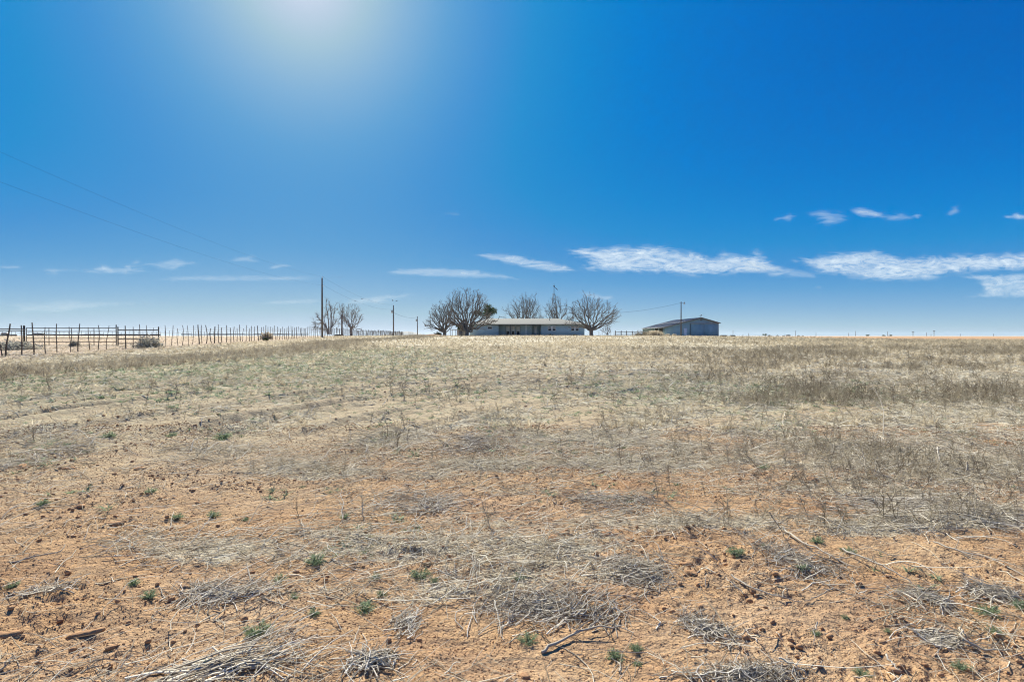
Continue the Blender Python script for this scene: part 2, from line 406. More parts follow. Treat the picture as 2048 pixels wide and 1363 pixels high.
M['tank'] = surf('dull_paint', [(.3, (.30, .31, .30)), (.7, (.42, .42, .40))], 2, 3, .6)

# ------------------------------------------------------------------ terrain
def build_ground():
    r1 = 1.2 * np.exp(np.arange(0, 1180) * 0.0044)              # fine rings out to ~215 m
    r2 = r1[-1] * np.exp(np.arange(1, 75) * 0.05)
    r = np.concatenate([r1, r2]); r = r[r < 8600]
    a1 = np.linspace(-0.92, 0.92, 760)
    th = np.concatenate([np.linspace(-math.pi, -0.92, 36)[:-1], a1, np.linspace(0.92, math.pi, 36)[1:]])
    R, T = np.meshgrid(r, th, indexing='ij')
    X = R * np.sin(T); Y = R * np.cos(T)
    Z = height(X, Y)
    cv = np.where(np.hypot(X, Y) > 45, np.clip(cover(X, Y), .6, 1), cover(X, Y))
    gr = greenness(X, Y)
    # pasture beyond the stake fence on the left, and the country beyond the yard
    fx = -26 - .07 * Y
    past = np.maximum(sstep(1.5, -2.5, X - fx - 3.0), sstep(185, 260, Y))
    fline = 92 + 6 * np.sin(X * .02)
    field = sstep(0, 3, Y - fline) * sstep(46, 60, X) * sstep(520, 400, Y)
    field = field * (1 - .9 * np.exp(-((Y - fline - 4) / 3.0) ** 2))
    m, n = X.shape
    V = np.stack([X, Y, Z], -1).reshape(-1, 3)
    i = np.arange(m - 1)[:, None] * n + np.arange(n - 1)[None]
    Fq = np.stack([i, i + n, i + n + 1, i + 1], -1).reshape(-1, 4)
    # cap the middle
    V = np.concatenate([V, [[0, 0, gz(0, 0)]]]); c = len(V) - 1
    tri = np.stack([np.arange(n - 1), np.arange(n - 1) + 1, np.full(n - 1, c)], -1)
    ext = lambda a, v: np.concatenate([a.ravel(), [v]])
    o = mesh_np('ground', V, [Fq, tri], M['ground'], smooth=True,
                attrs={'cover': ext(cv, .1), 'green': ext(gr, 0), 'pasture': ext(past, 0), 'field': ext(field, 0), 'dust_veil': ext(sstep(4.8, 11, Y - .35 * X), 0)})  # tint grows with depth; its lean to the left paints in veiling glare
    tag(o, 'orange soil field with straw litter rising gently to the farm', None, None, 'structure')
build_ground()

# ------------------------------------------------------------------ buildings
def obox(name, m, parent, *b):
    a = Acc()
    for q in b: a.box(*q)
    return a.build(name, m, parent)
def ranch_house():
    Y0 = 130.0; zb = gz(4, Y0) - .1; zb0 = zb
    X = lambda px: (px - 1024) / F * Y0
    base = empty('ranch_house', (X(1055), Y0, zb), 'long low pale blue grey house with tan hip roof behind the bare trees', 'house')
    ox = X(1055)
    x = lambda px: X(px) - ox
    ze = zat(649.2, Y0) - zb                     # underside of the roof edge
    dep = 10.5
    xl, xp, xe, xr = x(939), x(997), x(1082), x(1169)
    a = Acc()
    a.box(xl, xp, 0, .25, 0, ze); a.box(xe, xr, 0, .25, 0, ze)          # two wings in front
    a.box(xl, xl + .25, .25, dep, 0, ze); a.box(xr - .25, xr, .25, dep, 0, ze)
    a.box(xl, xr, dep, dep + .25, 0, ze)
    a.box(xp - .25, xp, .25, 1.75, 0, ze); a.box(xe, xe + .25, .25, 2.75, 0, ze)
    a.build('wall', M['brick'], base)
    a = Acc(); a.box(xp, x(1065), 1.75, 2.0, 0, ze); a.box(x(1065), xe, 2.75, 3.0, 0, ze); a.box(x(1065) - .2, x(1065), 2.0, 2.95, 0, ze)
    pw = a.build('porch_wall', M['brick'], base)
    a = Acc(); a.box(xp, xe, .1, 3.0, 0, .12); a.build('porch_floor', surf('concrete', [(.3, (.3, .29, .27)), (.7, (.4, .39, .36))], 3), base)
    # hip roof with overhang
    zr = zat(636.8, Y0 + 5.4) - zb; ov = .6
    e = [(xl - ov, -ov), (xr + ov, -ov), (xr + ov, dep + ov), (xl - ov, dep + ov)]
    rl, rr_, ym = x(980) * 1.04, x(1119) * 1.03, 5.3
    zt = ze + .16
    V = [(p[0], p[1], ze) for p in e] + [(p[0], p[1], zt) for p in e] + [(rl, ym, zr), (rr_, ym, zr)]
    acc = Acc(); acc.add(V, [np.array([(4, 5, 9, 8), (6, 7, 8, 9), (0, 3, 2, 1)]), np.array([(5, 6, 9), (7, 4, 8)])])
    rf = acc.build('roof', M['shingle'], base)
    acc = Acc()
    acc.box(e[0][0] - .03, e[1][0] + .03, -ov - .05, -ov - .003, ze - .02, zt + .0); acc.box(e[0][0] - .05, e[0][0] - .003, -ov, dep + ov, ze - .02, zt)
    acc.box(e[1][0] + .003, e[1][0] + .05, -ov, dep + ov, ze - .02, zt)
    acc.build('fascia', M['darktrim'], rf)
    obox('vent_pipe', M['darktrim'], rf, (x(1100), x(1100) + .15, 3.4, 3.55, zr - .8, zr - .1))
    # porch posts
    for px in (1021, 1052):
        obox('porch_post', M['trim'] if px == 1052 else M['darktrim'], base, (x(px) - .08, x(px) + .08, -.1, .06, 0, ze))
    # tall curtained windows in the porch
    def window(x0, x1, z0, z1, yf, mode):
        fr = Acc(); t = .07
        fr.box(x0 - t, x1 + t, yf - .05, yf - .003, z1, z1 + t); fr.box(x0 - t, x1 + t, yf - .08, yf - .003, z0 - t, z0)
        fr.box(x0 - t, x0, yf - .05, yf - .003, z0, z1); fr.box(x1, x1 + t, yf - .05, yf - .003, z0, z1)
        if mode == 'pair':
            mid = (x0 + x1) / 2; fr.box(mid - .16, mid + .16, yf - .05, yf - .003, z0, z1)
            fr.box(x0, mid - .16, yf - .045, yf - .003, (z0 + z1) / 2 - .04, (z0 + z1) / 2 + .04); fr.box(mid + .16, x1, yf - .045, yf - .003, (z0 + z1) / 2 - .04, (z0 + z1) / 2 + .04)
        f = fr.build('window', M['trim'] if mode != 'tall' else M['darktrim'], base)
        if mode == 'pair':
            zm = (z0 + z1) / 2
            obox('glass', M['glass'], f, (x0, mid - .16, yf - .03, yf - .005, z0, zm - .04), (mid + .16, x1, yf - .03, yf - .005, z0, zm - .04))
            obox('blind', M['tank'], f, (x0, mid - .16, yf - .03, yf - .005, zm + .04, z1), (mid + .16, x1, yf - .03, yf - .005, zm + .04, z1))
        elif mode == 'tall':
            obox('curtain', M['curtain'], f, (x0, x1, yf - .03, yf - .005, z0, z1))
            obox('glass', M['glass'], f, (x0 + .15, x1 - .15, yf - .045, yf - .032, z0, z0 + .75)) if x1 - x0 < 1.0 else None
        else:
            zm = z0 + (z1 - z0) * .45
            obox('glass', M['glass'], f, (x0, x1, yf - .03, yf - .005, z0, zm)); obox('blind', M['tank'], f, (x0, x1, yf - .03, yf - .005, zm + .03, z1))
    zz = lambda py: zat(py, Y0) - zb
    window(x(975.5), x(984), zz(657.5), zz(651.8), 0, 'single')
    window(x(942), x(947.5), zz(657.5), zz(652.5), 0, 'single')
    window(x(1096.5), x(1111), zz(660.8), zz(652.4), 0, 'pair'); window(x(1142.5), x(1157), zz(660.8), zz(652.4), 0, 'pair')
    for a0, a1 in ((1011.5, 1019.5), (1022.5, 1030), (1032.5, 1040.5)):
        window(x(a0), x(a1), zz(668.5), zz(651.8), 1.75, 'tall')
    d = obox('door', M['trim'], base, (x(1069.5), x(1075.5), 2.68, 2.747, .12, zz(652.6)))
    obox('handle', M['dark'], d, (x(1070.3), x(1070.3) + .08, 2.62, 2.68, 1.1, 1.2))
    obox('porch_light', M['trim'], base, (x(1061), x(1061) + .18, 1.6, 1.747, 2.0, 2.25))
    for px, lab in ((1101, 'dark low shrub under the left pair of white sash windows'), (1149, 'dark low shrub under the right pair of white sash windows')):
        bush('shrub', (X(px), Y0 - .8, gz(X(px), Y0 - .8)), .7, .75, M['needle'], lab, 'shrub', 60)
    # small white propane-like tank lid beside the right wing
    a = Acc(); tx = X(1159); a.tube([(-.25, 0, .3), (-.2, 0, .33), (.2, 0, .33), (.25, 0, .3)], [.02, .22, .22, .02], 8); a.box(-.2, .2, -.15, .15, 0, .15)
    tag(a.build('water_tank', M['trim'], None, (tx, Y0 - 1.6, gz(tx, Y0 - 1.6))), 'small white tank on the ground by the right end of the house', 'tank')

def bush(name, loc, r, h, m, label, cat, n=160, group=None, stem=True):
    """bush of many small blades and twigs spread through its volume"""
    u = rng.normal(size=(n, 3)); u /= np.linalg.norm(u, axis=1, keepdims=True); u[:, 2] = np.abs(u[:, 2])
    lump = .75 + .35 * vnoise(u[:, 0] * 2 + 5, u[:, 1] * 2 + loc[0], 7)
    end = u * np.array([r, r, h]) * (lump * (.55 + .45 * rng.random(n) ** .5))[:, None]
    st = end * .15 * rng.random((n, 1)); st[:, 2] = 0
    md = (st + end) / 2 + rng.normal(size=(n, 3)) * .06 * r
    P = np.stack([st, md, end], 1)
    a = Acc()
    sc = max(loc[1], 4) / 569 * .35
    a.add(*tubes(P, np.array([1, .8, .4])[None] * np.full((n, 1), max(.004, sc * .6)), 3))
    k = n * (6 if r < 1.5 else 14)
    c = end[rng.integers(0, n, k)] * (.6 + .45 * rng.random((k, 1))) + rng.normal(size=(k, 3)) * .08 * r
    c[:, 2] = np.abs(c[:, 2])
    d = rng.normal(size=(k, 3)); d /= np.linalg.norm(d, axis=1, keepdims=True)
    L = min(r * .13, .09) * (.5 + rng.random((k, 1)))
    P = np.stack([c, c + d * L], 1); sd_ = np.cross(d, rng.normal(size=(k, 3))); sd_ /= np.linalg.norm(sd_, axis=1, keepdims=True)
    a.add(*ribbons(P, np.full((k, 2), 1.) * L * .35, sd_))
    return tag(a.build(name, m, None, loc), label, cat, group)
ranch_house()

def metal_shed():
    Y0 = 160.0; X = lambda px: (px - 1024) / F * Y0
    xa, xm, xk, xr = X(1329), X(1359), X(1402), X(1437.5)
    zb = zat(672.6, Y0); base = empty('metal_shed', ((xa + xr) / 2, Y0, zb), 'blue grey corrugated metal barn with open lean-to and big sliding doors', 'barn')
    ox = (xa + xr) / 2; xa -= ox; xm -= ox; xk -= ox; xr -= ox
    H = lambda py: zat(py, Y0) - zb
    ha, hm, hk, hr = H(654.6), H(646.3), H(635.2), H(645.4); D = 27.0; d0 = -.8
    prof = [(xa, ha), (xm, hm), (xk, hk), (xr, hr)]
    # front gable wall
    a = Acc(); a.prism([(xa, d0)] + prof[:0] + [(xr, d0), (xr, hr), (xk, hk), (xm, hm), (xa, ha)], 0, .12)
    a.prism([(xa, d0), (xr, d0), (xr, hr), (xk, hk), (xm, hm), (xa, ha)], D - .12, D)
    a.box(xr - .12, xr, .12, D - .12, d0, hr)
    def top(xx): return float(np.interp(xx, [xa, xm, xk, xr], [ha, hm, hk, hr]))
    for xx in np.arange(xa + .3, xr - .2, .45): a.box(xx, xx + .07, -.03, -.002, d0, top(xx) - .06)
    a.build('wall', M['galv'], base)
    # the open side under the lean-to: posts, a dark back wall
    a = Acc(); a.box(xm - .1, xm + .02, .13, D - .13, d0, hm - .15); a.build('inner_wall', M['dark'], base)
    for k, yy in enumerate(np.linspace(1.5, D - .3, 6)):
        obox('side_post', M['galv'], base, (xa, xa + .18, yy, yy + .18, d0, ha - .05))
    # roof sheets with ribs
    a = Acc(); t = .09; ov = .35
    pts = [(xa - .4, ha - .4 * (hm - ha) / (xm - xa)), (xm, hm), (xk, hk), (xr + .4, hr - .4 * (hk - hr) / (xr - xk))]
    a.prism([(p[0], p[1] + .01) for p in pts] + [(p[0], p[1] + t) for p in pts[::-1]], -ov, D + ov)
    def rt(xx): return float(np.interp(xx, [p[0] for p in pts], [p[1] for p in pts]))
    for yy in np.arange(-ov + .4, D + ov, .9):
        for (p, q) in zip(pts[:-1], pts[1:]):
            a.add([(p[0], yy, p[1] + t - .01), (q[0], yy, q[1] + t - .01), (q[0], yy + .08, q[1] + t - .01), (p[0], yy + .08, p[1] + t - .01),
                   (p[0], yy, p[1] + t + .05), (q[0], yy, q[1] + t + .05), (q[0], yy + .08, q[1] + t + .05), (p[0], yy + .08, p[1] + t + .05)],
                  np.array([(0, 3, 2, 1), (4, 5, 6, 7), (0, 1, 5, 4), (1, 2, 6, 5), (2, 3, 7, 6), (3, 0, 4, 7)]))
    rf = a.build('roof', M['roofmetal'], base)
    a = Acc()
    for (p, q) in zip(pts[:-1], pts[1:]):
        a.add([(p[0], -ov - .05, p[1] - .12), (q[0], -ov - .05, q[1] - .12), (q[0], -ov - .05, q[1] + t + .06), (p[0], -ov - .05, p[1] + t + .06),
               (p[0], -ov - .003, p[1] - .12), (q[0], -ov - .003, q[1] - .12), (q[0], -ov - .003, q[1] + t + .06), (p[0], -ov - .003, p[1] + t + .06)],
              np.array([(0, 1, 2, 3), (5, 4, 7, 6), (0, 4, 5, 1), (3, 2, 6, 7), (0, 3, 7, 4), (1, 5, 6, 2)]))
    a.build('gable_trim', M['darktrim'], rf)
    # weather vane
    a = Acc(); vx, vy, vz = xk, .4, hk + .08
    a.tube([(vx, vy, vz), (vx, vy, vz + .9)], .03, 5); a.tube([(vx - .35, vy, vz + .45), (vx + .35, vy, vz + .45)], .025, 5); a.box(vx + .15, vx + .4, vy - .015, vy + .015, vz + .55, vz + .8)
    a.build('weather_vane', M['darktrim'], rf)
    # sliding doors
    px = lambda p: X(p) - ox
    zt = H(647.2)
    for x0, x1, o_ in ((px(1381), px(1409), -.12), (px(1409), px(1436), -.17)):
        a = Acc(); a.box(x0, x1, o_, -.035 if o_ == -.12 else o_ + .045, d0, zt)
        for xx in np.arange(x0 + .15, x1 - .1, .4): a.box(xx, xx + .06, o_ - .035, o_ - .002, d0, zt - .06)
        a.build('sliding_door', M['galvdoor'], base)
    obox('door_rail', M['tank'], base, (px(1380), xr, -.27, -.035, zt + .02, zt + .22))
    obox('door_gap', M['dark'], base, (px(1379.4), px(1380.8), -.06, -.033, d0, zt))
    dd = obox('door', M['trim'], base, (px(1367.2), px(1374), -.09, -.035, d0, H(656)))
    obox('handle', M['dark'], dd, (px(1373.2), px(1373.2) + .1, -.15, -.09, .9, 1.0))
    obox('gable_vent', M['darktrim'], base, (xk - .3, xk + .3, -.06, -.033, hk - .75, hk - .4))
metal_shed()

# ------------------------------------------------------------------ bare trees
def bez(p0, p1, p2, p3, n):
    t = np.linspace(0, 1, n)[:, None]
    return (1 - t) ** 3 * p0 + 3 * (1 - t) ** 2 * t * p1 + 3 * (1 - t) * t * t * p2 + t ** 3 * p3
def bare_tree(name, base, htr, rtr, env, nl, label, limbs=(), lean=0.0, seed=1, group=None, bark='bark', twig=1.0, depth=.8, fork=None):
    """env: (half width left, half width right, height) in metres; limbs: extra limb end points (x, y, z) relative to base"""
    R = np.random.default_rng(seed)
    wl, wr, H = env
    o = empty(name, base, label, 'tree', group)
    top = np.array([lean, 0, htr])
    tr = Acc()
    n = 7; t = np.linspace(0, 1, n)
    P = np.stack([lean * t ** 1.5, 0 * t, -.4 + (htr + .4) * t], -1) + R.normal(size=(n, 3)) * rtr * .06
    rad = rtr * (1.35 - .55 * sstep(0, .45, t) + .12 * t)
    tr.tube(P, rad, 10); tr.build('trunk', M[bark], o, None, True)
    L0, L1, L2, L3 = [], [], [], []        # (P, R)
    ends = []
    for k in range(nl):                     # limb ends spread over the crown's dome
        f = (k + .5) / nl; a = math.pi * (.04 + .92 * f) + R.normal() * .05
        az = R.choice([-1, 1]) * (R.random() ** .8) * depth
        rr = (.80 + .22 * R.random())
        wx = wr if math.cos(a) > 0 else wl
        ends.append(np.array([wx * math.cos(a) * rr * math.cos(az), (wl + wr) * .5 * math.sin(az) * rr * .9, htr + (H - htr) * (math.sin(a) ** .75) * rr * (1 - .12 * abs(math.sin(az)))]))
    for e in limbs: ends.append(np.array(e, float))
    for k, e in enumerate(ends):
        e = e.copy(); d = e - top; L = np.linalg.norm(d)
        hz = np.array([d[0], d[1], 0])
        s0 = top + np.array([0, 0, -.4 * htr * R.random()]) + hz / (np.linalg.norm(hz) + 1e-6) * rtr * .45
        c1 = s0 + d * .30 + hz * .06 + np.array([0, 0, .05 * L]) + R.normal(size=3) * .05 * L
        c2 = s0 + d * .66 + hz * .10 + np.array([0, 0, .02 * L]) + R.normal(size=3) * .07 * L
        Pl = bez(s0, c1, c2, e, 10); Pl[1:-1] += R.normal(size=(8, 3)) * .026 * L
        r0 = rtr * (.24 + .17 * R.random()) * min(1, .55 + L / (H * 1.1))
        Rl = r0 * (1 - .88 * np.linspace(0, 1, 10) ** .8) + .012
        L0.append((Pl, Rl))
    def side(parent, n, lo, hi, frac, K, out, spread=.75, rmul=.55):
        Pp, Rp = parent; L = np.linalg.norm(Pp[-1] - Pp[0])
        for q in range(n):
            tt = lo + (hi - lo) * ((q + R.random()) / n)
            j = tt * (len(Pp) - 1); i = int(min(j, len(Pp) - 2)); f = j - i
            p = Pp[i] * (1 - f) + Pp[i + 1] * f; rp = Rp[i] * (1 - f) + Rp[i + 1] * f
            tg = Pp[i + 1] - Pp[i]; tg /= np.linalg.norm(tg)
            sdv = R.normal(size=3); sdv -= tg * sdv.dot(tg); sdv /= np.linalg.norm(sdv)
            outw = p - np.array([0, 0, htr * .9]); outw /= (np.linalg.norm(outw) + 1e-6)
            d = tg * (1 - spread * .35) + sdv * spread + outw * .35 + np.array([0, 0, .12])
            d /= np.linalg.norm(d)
            l = L * frac * (1.15 - .6 * tt) * (.6 + .7 * R.random())
            e = p + d * l + np.array([0, 0, .08 * l])
            # stay inside the dome
            wx = wr if e[0] > 0 else wl
            q2 = (e[0] / (wx * 1.06)) ** 2 + (e[1] / ((wl + wr) * .55)) ** 2 + (max(e[2] - htr * .8, 0) / (H - htr * .8)) ** 2
            if q2 > 1.08 and R.random() < .85: e = p + (e - p) * .45
            if e[2] < .9: e[2] = .9 + R.random() * .5
            c = (p + e) / 2 + R.normal(size=3) * .1 * l
            Pq = bez(p, p + (c - p) * .7, c + (e - c) * .3, e, K); Pq[1:-1] += R.normal(size=(K - 2, 3)) * .025 * l
            r0 = min(rp * rmul, .012 + l * .016)
            out.append((Pq, r0 * (1 - .8 * np.linspace(0, 1, K)) + .006))
    for b in L0: side(b, 7, .25, .98, .36, 7, L1)
    for b in L1: side(b, 4, .25, 1.0, .5, 5, L2, .8)
    for b in L2:
        if R.random() < twig: side(b, 3, .3, 1.0, .7, 4, L3, .8)
    cr = Acc()
    def put(L, sides, fl=0):
        if L: cr.add(*tubes(np.array([p for p, r in L]), np.maximum(np.array([r for p, r in L]), fl), sides))
    put(L0, 6); put(L1, 4, .014); put(L2, 3, .010); put(L3, 3, .007)
    cr.build('crown', M[bark], o, None, True)
    return o
def tree_base(px, Y, dz=0): x = (px - 1024) / F * Y; return (x, Y, gz(x, Y) + dz)
m_ = lambda Y: Y / F
# big tree in front of the left end of the house
b = tree_base(933.5, 106); k = 106 / F
bare_tree('bare_tree', b, 1.25, .48, (57 * k, 58 * k, zat(573, 106) - b[2]), 21, 'biggest leafless tree, spreading in front of the left end of the house', [((1004 - 933) * k, -.8, zat(634, 106) - b[2]), (30 * k, -1.5, zat(640, 106) - b[2] + .4), (-42 * k, -.5, zat(638, 106) - b[2]), (-30 * k, -1.5, zat(618, 106) - b[2])], seed=4)
b = tree_base(889, 114); k = 114 / F
bare_tree('bare_tree', b, 1.3, .42, (38 * k, 26 * k, zat(600, 114) - b[2]), 16, 'leafless tree with low sprawling limbs left of the biggest tree', [(-44 * k, 0, zat(642, 114) - b[2]), (-38 * k, -1, zat(651, 114) - b[2]), (24 * k, -1, zat(640, 114) - b[2])], seed=8)
b = tree_base(1182.5, 110); k = 110 / F
bare_tree('bare_tree', b, 1.45, .42, (50 * k, 62 * k, zat(584, 110) - b[2]), 16, 'leafless fan-shaped tree at the right end of the house', [(-55 * k, 0, zat(606, 110) - b[2]), (-56 * k, -1.0, zat(646, 110) - b[2]), (52 * k, .5, zat(636, 110) - b[2]), (50 * k, .6, zat(612, 110) - b[2])], seed=16)
b = tree_base(1050, 152); k = 152 / F
bare_tree('bare_tree', b, 1.9, .5, (47 * k, 42 * k, zat(585, 152) - b[2]), 18, 'wide leafless tree behind the middle of the roof', [(-46 * k, 0, zat(612, 152) - b[2]), (24 * k, 0, zat(586, 152) - b[2])], seed=23)
b = tree_base(1109, 158); k = 158 / F
bare_tree('bare_tree', b, 2.0, .42, (26 * k, 42 * k, zat(590, 158) - b[2]), 13, 'leafless tree behind the roof around the foot of the windmill mast', [(40 * k, 0, zat(618, 158) - b[2]), (-4 * k, 0, zat(586, 158) - b[2])], seed=31)
b = tree_base(1214, 150); k = 150 / F
bare_tree('bare_tree', b, .7, .14, (16 * k, 8 * k, zat(647, 150) - b[2]), 7, 'small scraggly leafless tree between the fan-shaped tree and the rail fence', seed=37)
# the three dead trees on the left
b = tree_base(661, 140); k = 140 / F
def dead_group():
    zt = lambda py: zat(py, 140) - b[2]
    o = empty('dead_tree', b, 'dead tree of several pale trunks, leftmost of the three behind the stake fence', 'tree')
    R = np.random.default_rng(5)
    L = [[(656, 668), (654, 655), (647, 645), (640, 646), (633, 648), (623, 644)], [(655, 662), (652, 648), (648, 636), (655, 627)], [(658, 668), (658, 650), (656, 630), (653, 610), (654, 600)],
         [(662, 668), (663, 650), (663, 625), (659, 612), (658, 607)], [(664, 655), (666, 635), (669, 622), (671, 612)], [(664, 655), (670, 646), (673, 640)], [(646, 645), (637, 637), (634, 630)], [(632, 648), (631, 655)], [(656, 656), (651, 660), (640, 656)]]
    W = [.2, .12, .17, .2, .12, .09, .12, .06, .08]
    tr = Acc(); cr = Acc(); tw = []
    for i, (l, w_) in enumerate(zip(L, W)):
        P = np.array([((p[0] - 661) * k, R.normal() * .3, zt(p[1])) for p in l]); n = 8
        tt = np.linspace(0, len(P) - 1, n); Q = np.stack([np.interp(tt, range(len(P)), P[:, j]) for j in range(3)], -1)
        rad = w_ * (1 - .75 * np.linspace(0, 1, n)) + .01
        (tr if i in (0, 2, 3) else cr).add(*tubes(Q[None], rad[None], 7))
        for q in range(16):
            j = R.uniform(.8, n - 1.01); a_ = int(j); p = Q[a_] + (Q[a_ + 1] - Q[a_]) * (j - a_)
            d = (Q[a_ + 1] - Q[a_]); d /= np.linalg.norm(d); d = d * .8 + R.normal(size=3) * .55 + [0, 0, .25]; d /= np.linalg.norm(d)
            l_ = R.uniform(.4, 1.5); e = p + d * l_
            tw.append((np.stack([p, (p + e) / 2 + R.normal(size=3) * .08, e]), np.array([.04, .03, .015])))
            for _ in range(4):
                s_ = p + (e - p) * R.uniform(.3, 1); g = s_ + (d + R.normal(size=3) * .6) * l_ * .4
                tw.append((np.stack([s_, (s_ + g) / 2 + R.normal(size=3) * .04, g]), np.array([.02, .015, .01])))
    cr.add(*tubes(np.array([p for p, r in tw]), np.array([r for p, r in tw]), 3))
    tr.build('trunk', M['palebark'], o, None, True); cr.build('crown', M['palebark'], o, None, True)
dead_group()
b = tree_base(684, 142); k = 142 / F
bare_tree('dead_tree', b, (zat(628, 142) - b[2]), .24, (9 * k, 8 * k, zat(601, 142) - b[2]), 7, 'tall narrow dead tree, middle of the three behind the stake fence', [(-9 * k, 0, 1.6), (14 * k, 0, 2.9)], seed=44, bark='palebark', twig=.5)
b = tree_base(702, 144); k = 144 / F
bare_tree('dead_tree', b, 2.6, .32, (17 * k, 31 * k, zat(605, 144) - b[2]), 12, 'rounded dead tree, rightmost of the three behind the stake fence', [(20 * k, 0, 1.9)], seed=51, bark='palebark', twig=.8)

# evergreens
def evergreen(name, base, zc, rx, rz, label, seed, lean=0.0, trunk_r=.18, lumps=16, nb=2600):
    R = np.random.default_rng(seed); o = empty(name, base, label, 'tree')
    tr = Acc(); tr.tube([(0, 0, -.2), (lean * .3, 0, zc * .4), (lean, 0, zc)], [trunk_r, trunk_r * .8, trunk_r * .4], 8)
    cen = []
    for i in range(lumps):
        u = R.normal(size=3); u /= np.linalg.norm(u); c = np.array([lean, 0, zc]) + u * np.array([rx, rx * .7, rz]) * (.35 + .6 * R.random())
        cen.append(c); tr.tube([(lean * .6, 0, zc * .65), ((lean * .6 + c[0]) / 2, c[1] / 2, (zc * .65 + c[2]) / 2 - .1), tuple(c)], [.07, .05, .03], 5)
    tr.build('trunk', M['bark'], o, None, True)
    cen = np.array(cen); ix = R.integers(0, lumps, nb)
    u = R.normal(size=(nb, 3)); u /= np.linalg.norm(u, axis=1, keepdims=True)
    p = cen[ix] + u * (R.random((nb, 1)) ** .4) * rx * .30 * np.array([1.2, 1, .8])
    d = R.normal(size=(nb, 3)); d /= np.linalg.norm(d, axis=1, keepdims=True); L = .16 + .18 * R.random((nb, 1))
    sv = np.cross(d, R.normal(size=(nb, 3))); sv /= np.linalg.norm(sv, axis=1, keepdims=True)
    a = Acc(); a.add(*ribbons(np.stack([p, p + d * L], 1), np.full((nb, 2), .055), sv)); a.build('crown', M['needle'], o)
b = tree_base(966, 136); kk = 145 / F
b = tree_base(968, 146)
evergreen('evergreen_tree', b, zat(622, 146) - b[2], 24 * kk, 11 * kk, 'dark evergreen tree showing behind the biggest bare tree and the roof end', 3, 1.0)
b = tree_base(918, 124)
evergreen('evergreen_tree', b, zat(653, 124) - b[2], 8 * 124 / F, 5 * 124 / F, 'small dark evergreen on thin trunks just left of the biggest tree trunk', 6, 0, .1, 9, 900)
x0, y0, _ = tree_base(876, 112)
bush('shrub', (x0, y0, gz(x0, y0)), 1.15, .95, M['needle'], 'round dark green shrub at the foot of the low sprawling tree', 'shrub', 120)

# dirt mound, low roof and pump shed left of the house
def mound(px, Y, wd, h, label, m='clod', seed=1):
    x, y, _ = tree_base(px, Y); n = 24; a = np.linspace(-1, 1, n); XX, YY = np.meshgrid(a, a)
    rr = np.hypot(XX, YY); Z = np.maximum(1 - rr, 0) ** .8 * h * (.7 + .6 * fbm(XX * 3 + seed, YY * 3, 3, seed)) - .15
    V = np.stack([XX * wd, YY * wd * .6, Z], -1).reshape(-1, 3); i = np.arange(n - 1)[:, None] * n + np.arange(n - 1)
    return tag(mesh_np('soil_mound', V, [np.stack([i, i + 1, i + n + 1, i + n], -1).reshape(-1, 4)], M[m], None, (x, y, gz(x, y)), True), label, 'mound')
mound(864, 104, 3.2, .55, 'low reddish soil mound left of the low sprawling tree')
def carport():
    Y = 140; x = (908 - 1024) / F * Y; z = gz(x, Y); o = empty('carport', (x, Y, z), 'small open carport with flat pale roof left of the house', 'carport')
    h = zat(659.5, Y) - z; k = Y / F
    obox('roof', M['roofmetal'], o, (-6 * k, 6 * k, -2.5, 2.5, h, h + .14))
    for sx in (-5.5 * k, 5.5 * k):
        for sy in (-2.3, 2.3): obox('post', M['pole'], o, (sx - .06, sx + .06, sy - .06, sy + .06, -.2, h))
carport()
def garden_shed():
    Y = 136; x = (921 - 1024) / F * Y; z = gz(x, Y); o = empty('garden_shed', (x, Y, z), 'small tan shed glimpsed between the trees left of the house', 'shed')
    k = Y / F; h = zat(660.5, Y) - z; a = Acc(); a.prism([(-7 * k, -.2), (7 * k, -.2), (7 * k, h), (-7 * k, h)], 0, 3)
    wm = surf('tan_boards', [(.3, (.42, .33, .25)), (.7, (.55, .45, .36))], 2); a.build('wall', wm, o)
    a = Acc(); a.prism([(-7.6 * k, h), (7.6 * k, h), (0, h + .45)], -.3, 3.3); a.build('roof', M['shingle'], o)
    obox('door', M['darktrim'], o, (-.4, .4, -.05, -.003, 0, min(1.6, h - .1)))
garden_shed()

# ------------------------------------------------------------------ poles, wires, windmill
def utility_pole(px, Y, ytop, label, transformer=False, r=.15, xoff=0, group='utility poles beside the stake fence', lamp=None):
    x, y, z = tree_base(px, Y); o = empty('utility_pole', (x, y, z), label, 'utility pole', group)
    H = zat(ytop, Y) - z
    Acc().tube([(0, 0, -.3), (0, 0, H * .5), (0, 0, H)], [r * 1.15, r, r * .72], 10).build('pole', M['pole'], o, None, True)
    a = Acc(); a.tube([(0, 0, H - .1), (.02, 0, H + .12), (.02, 0, H + .28)], [.05, .04, .07], 6); a.build('insulator', M['trim'], o)
    a = Acc(); a.tube([(-.02, 0, H - 1.25), (r + .18, 0, H - 1.25)], [.03, .05], 6); a.build('insulator', M['trim'], o)
    if transformer:
        a = Acc(); q = H * .8
        a.tube([(-r - .28, 0, q - .5), (-r - .28, 0, q - .46), (-r - .28, 0, q + .42), (-r - .28, 0, q + .5)], [.18, .25, .25, .12], 10); a.tube([(-r - .3, 0, q + .5), (-r - .3, 0, q + .75)], .04, 6)
        a.build('transformer', M['tank'], o)
    return (x, y, z, H)
p1 = utility_pole(644.5, 95, 556, 'tall bare utility pole, nearest one, standing at the stake fence', r=.15)
p2 = utility_pole(787, 190, 610.5, 'utility pole with a transformer, between the dead trees and the bare trees', True, r=.2)
p3 = utility_pole(835, 232, 632.5, 'short utility pole just left of the low sprawling tree', True, r=.17)
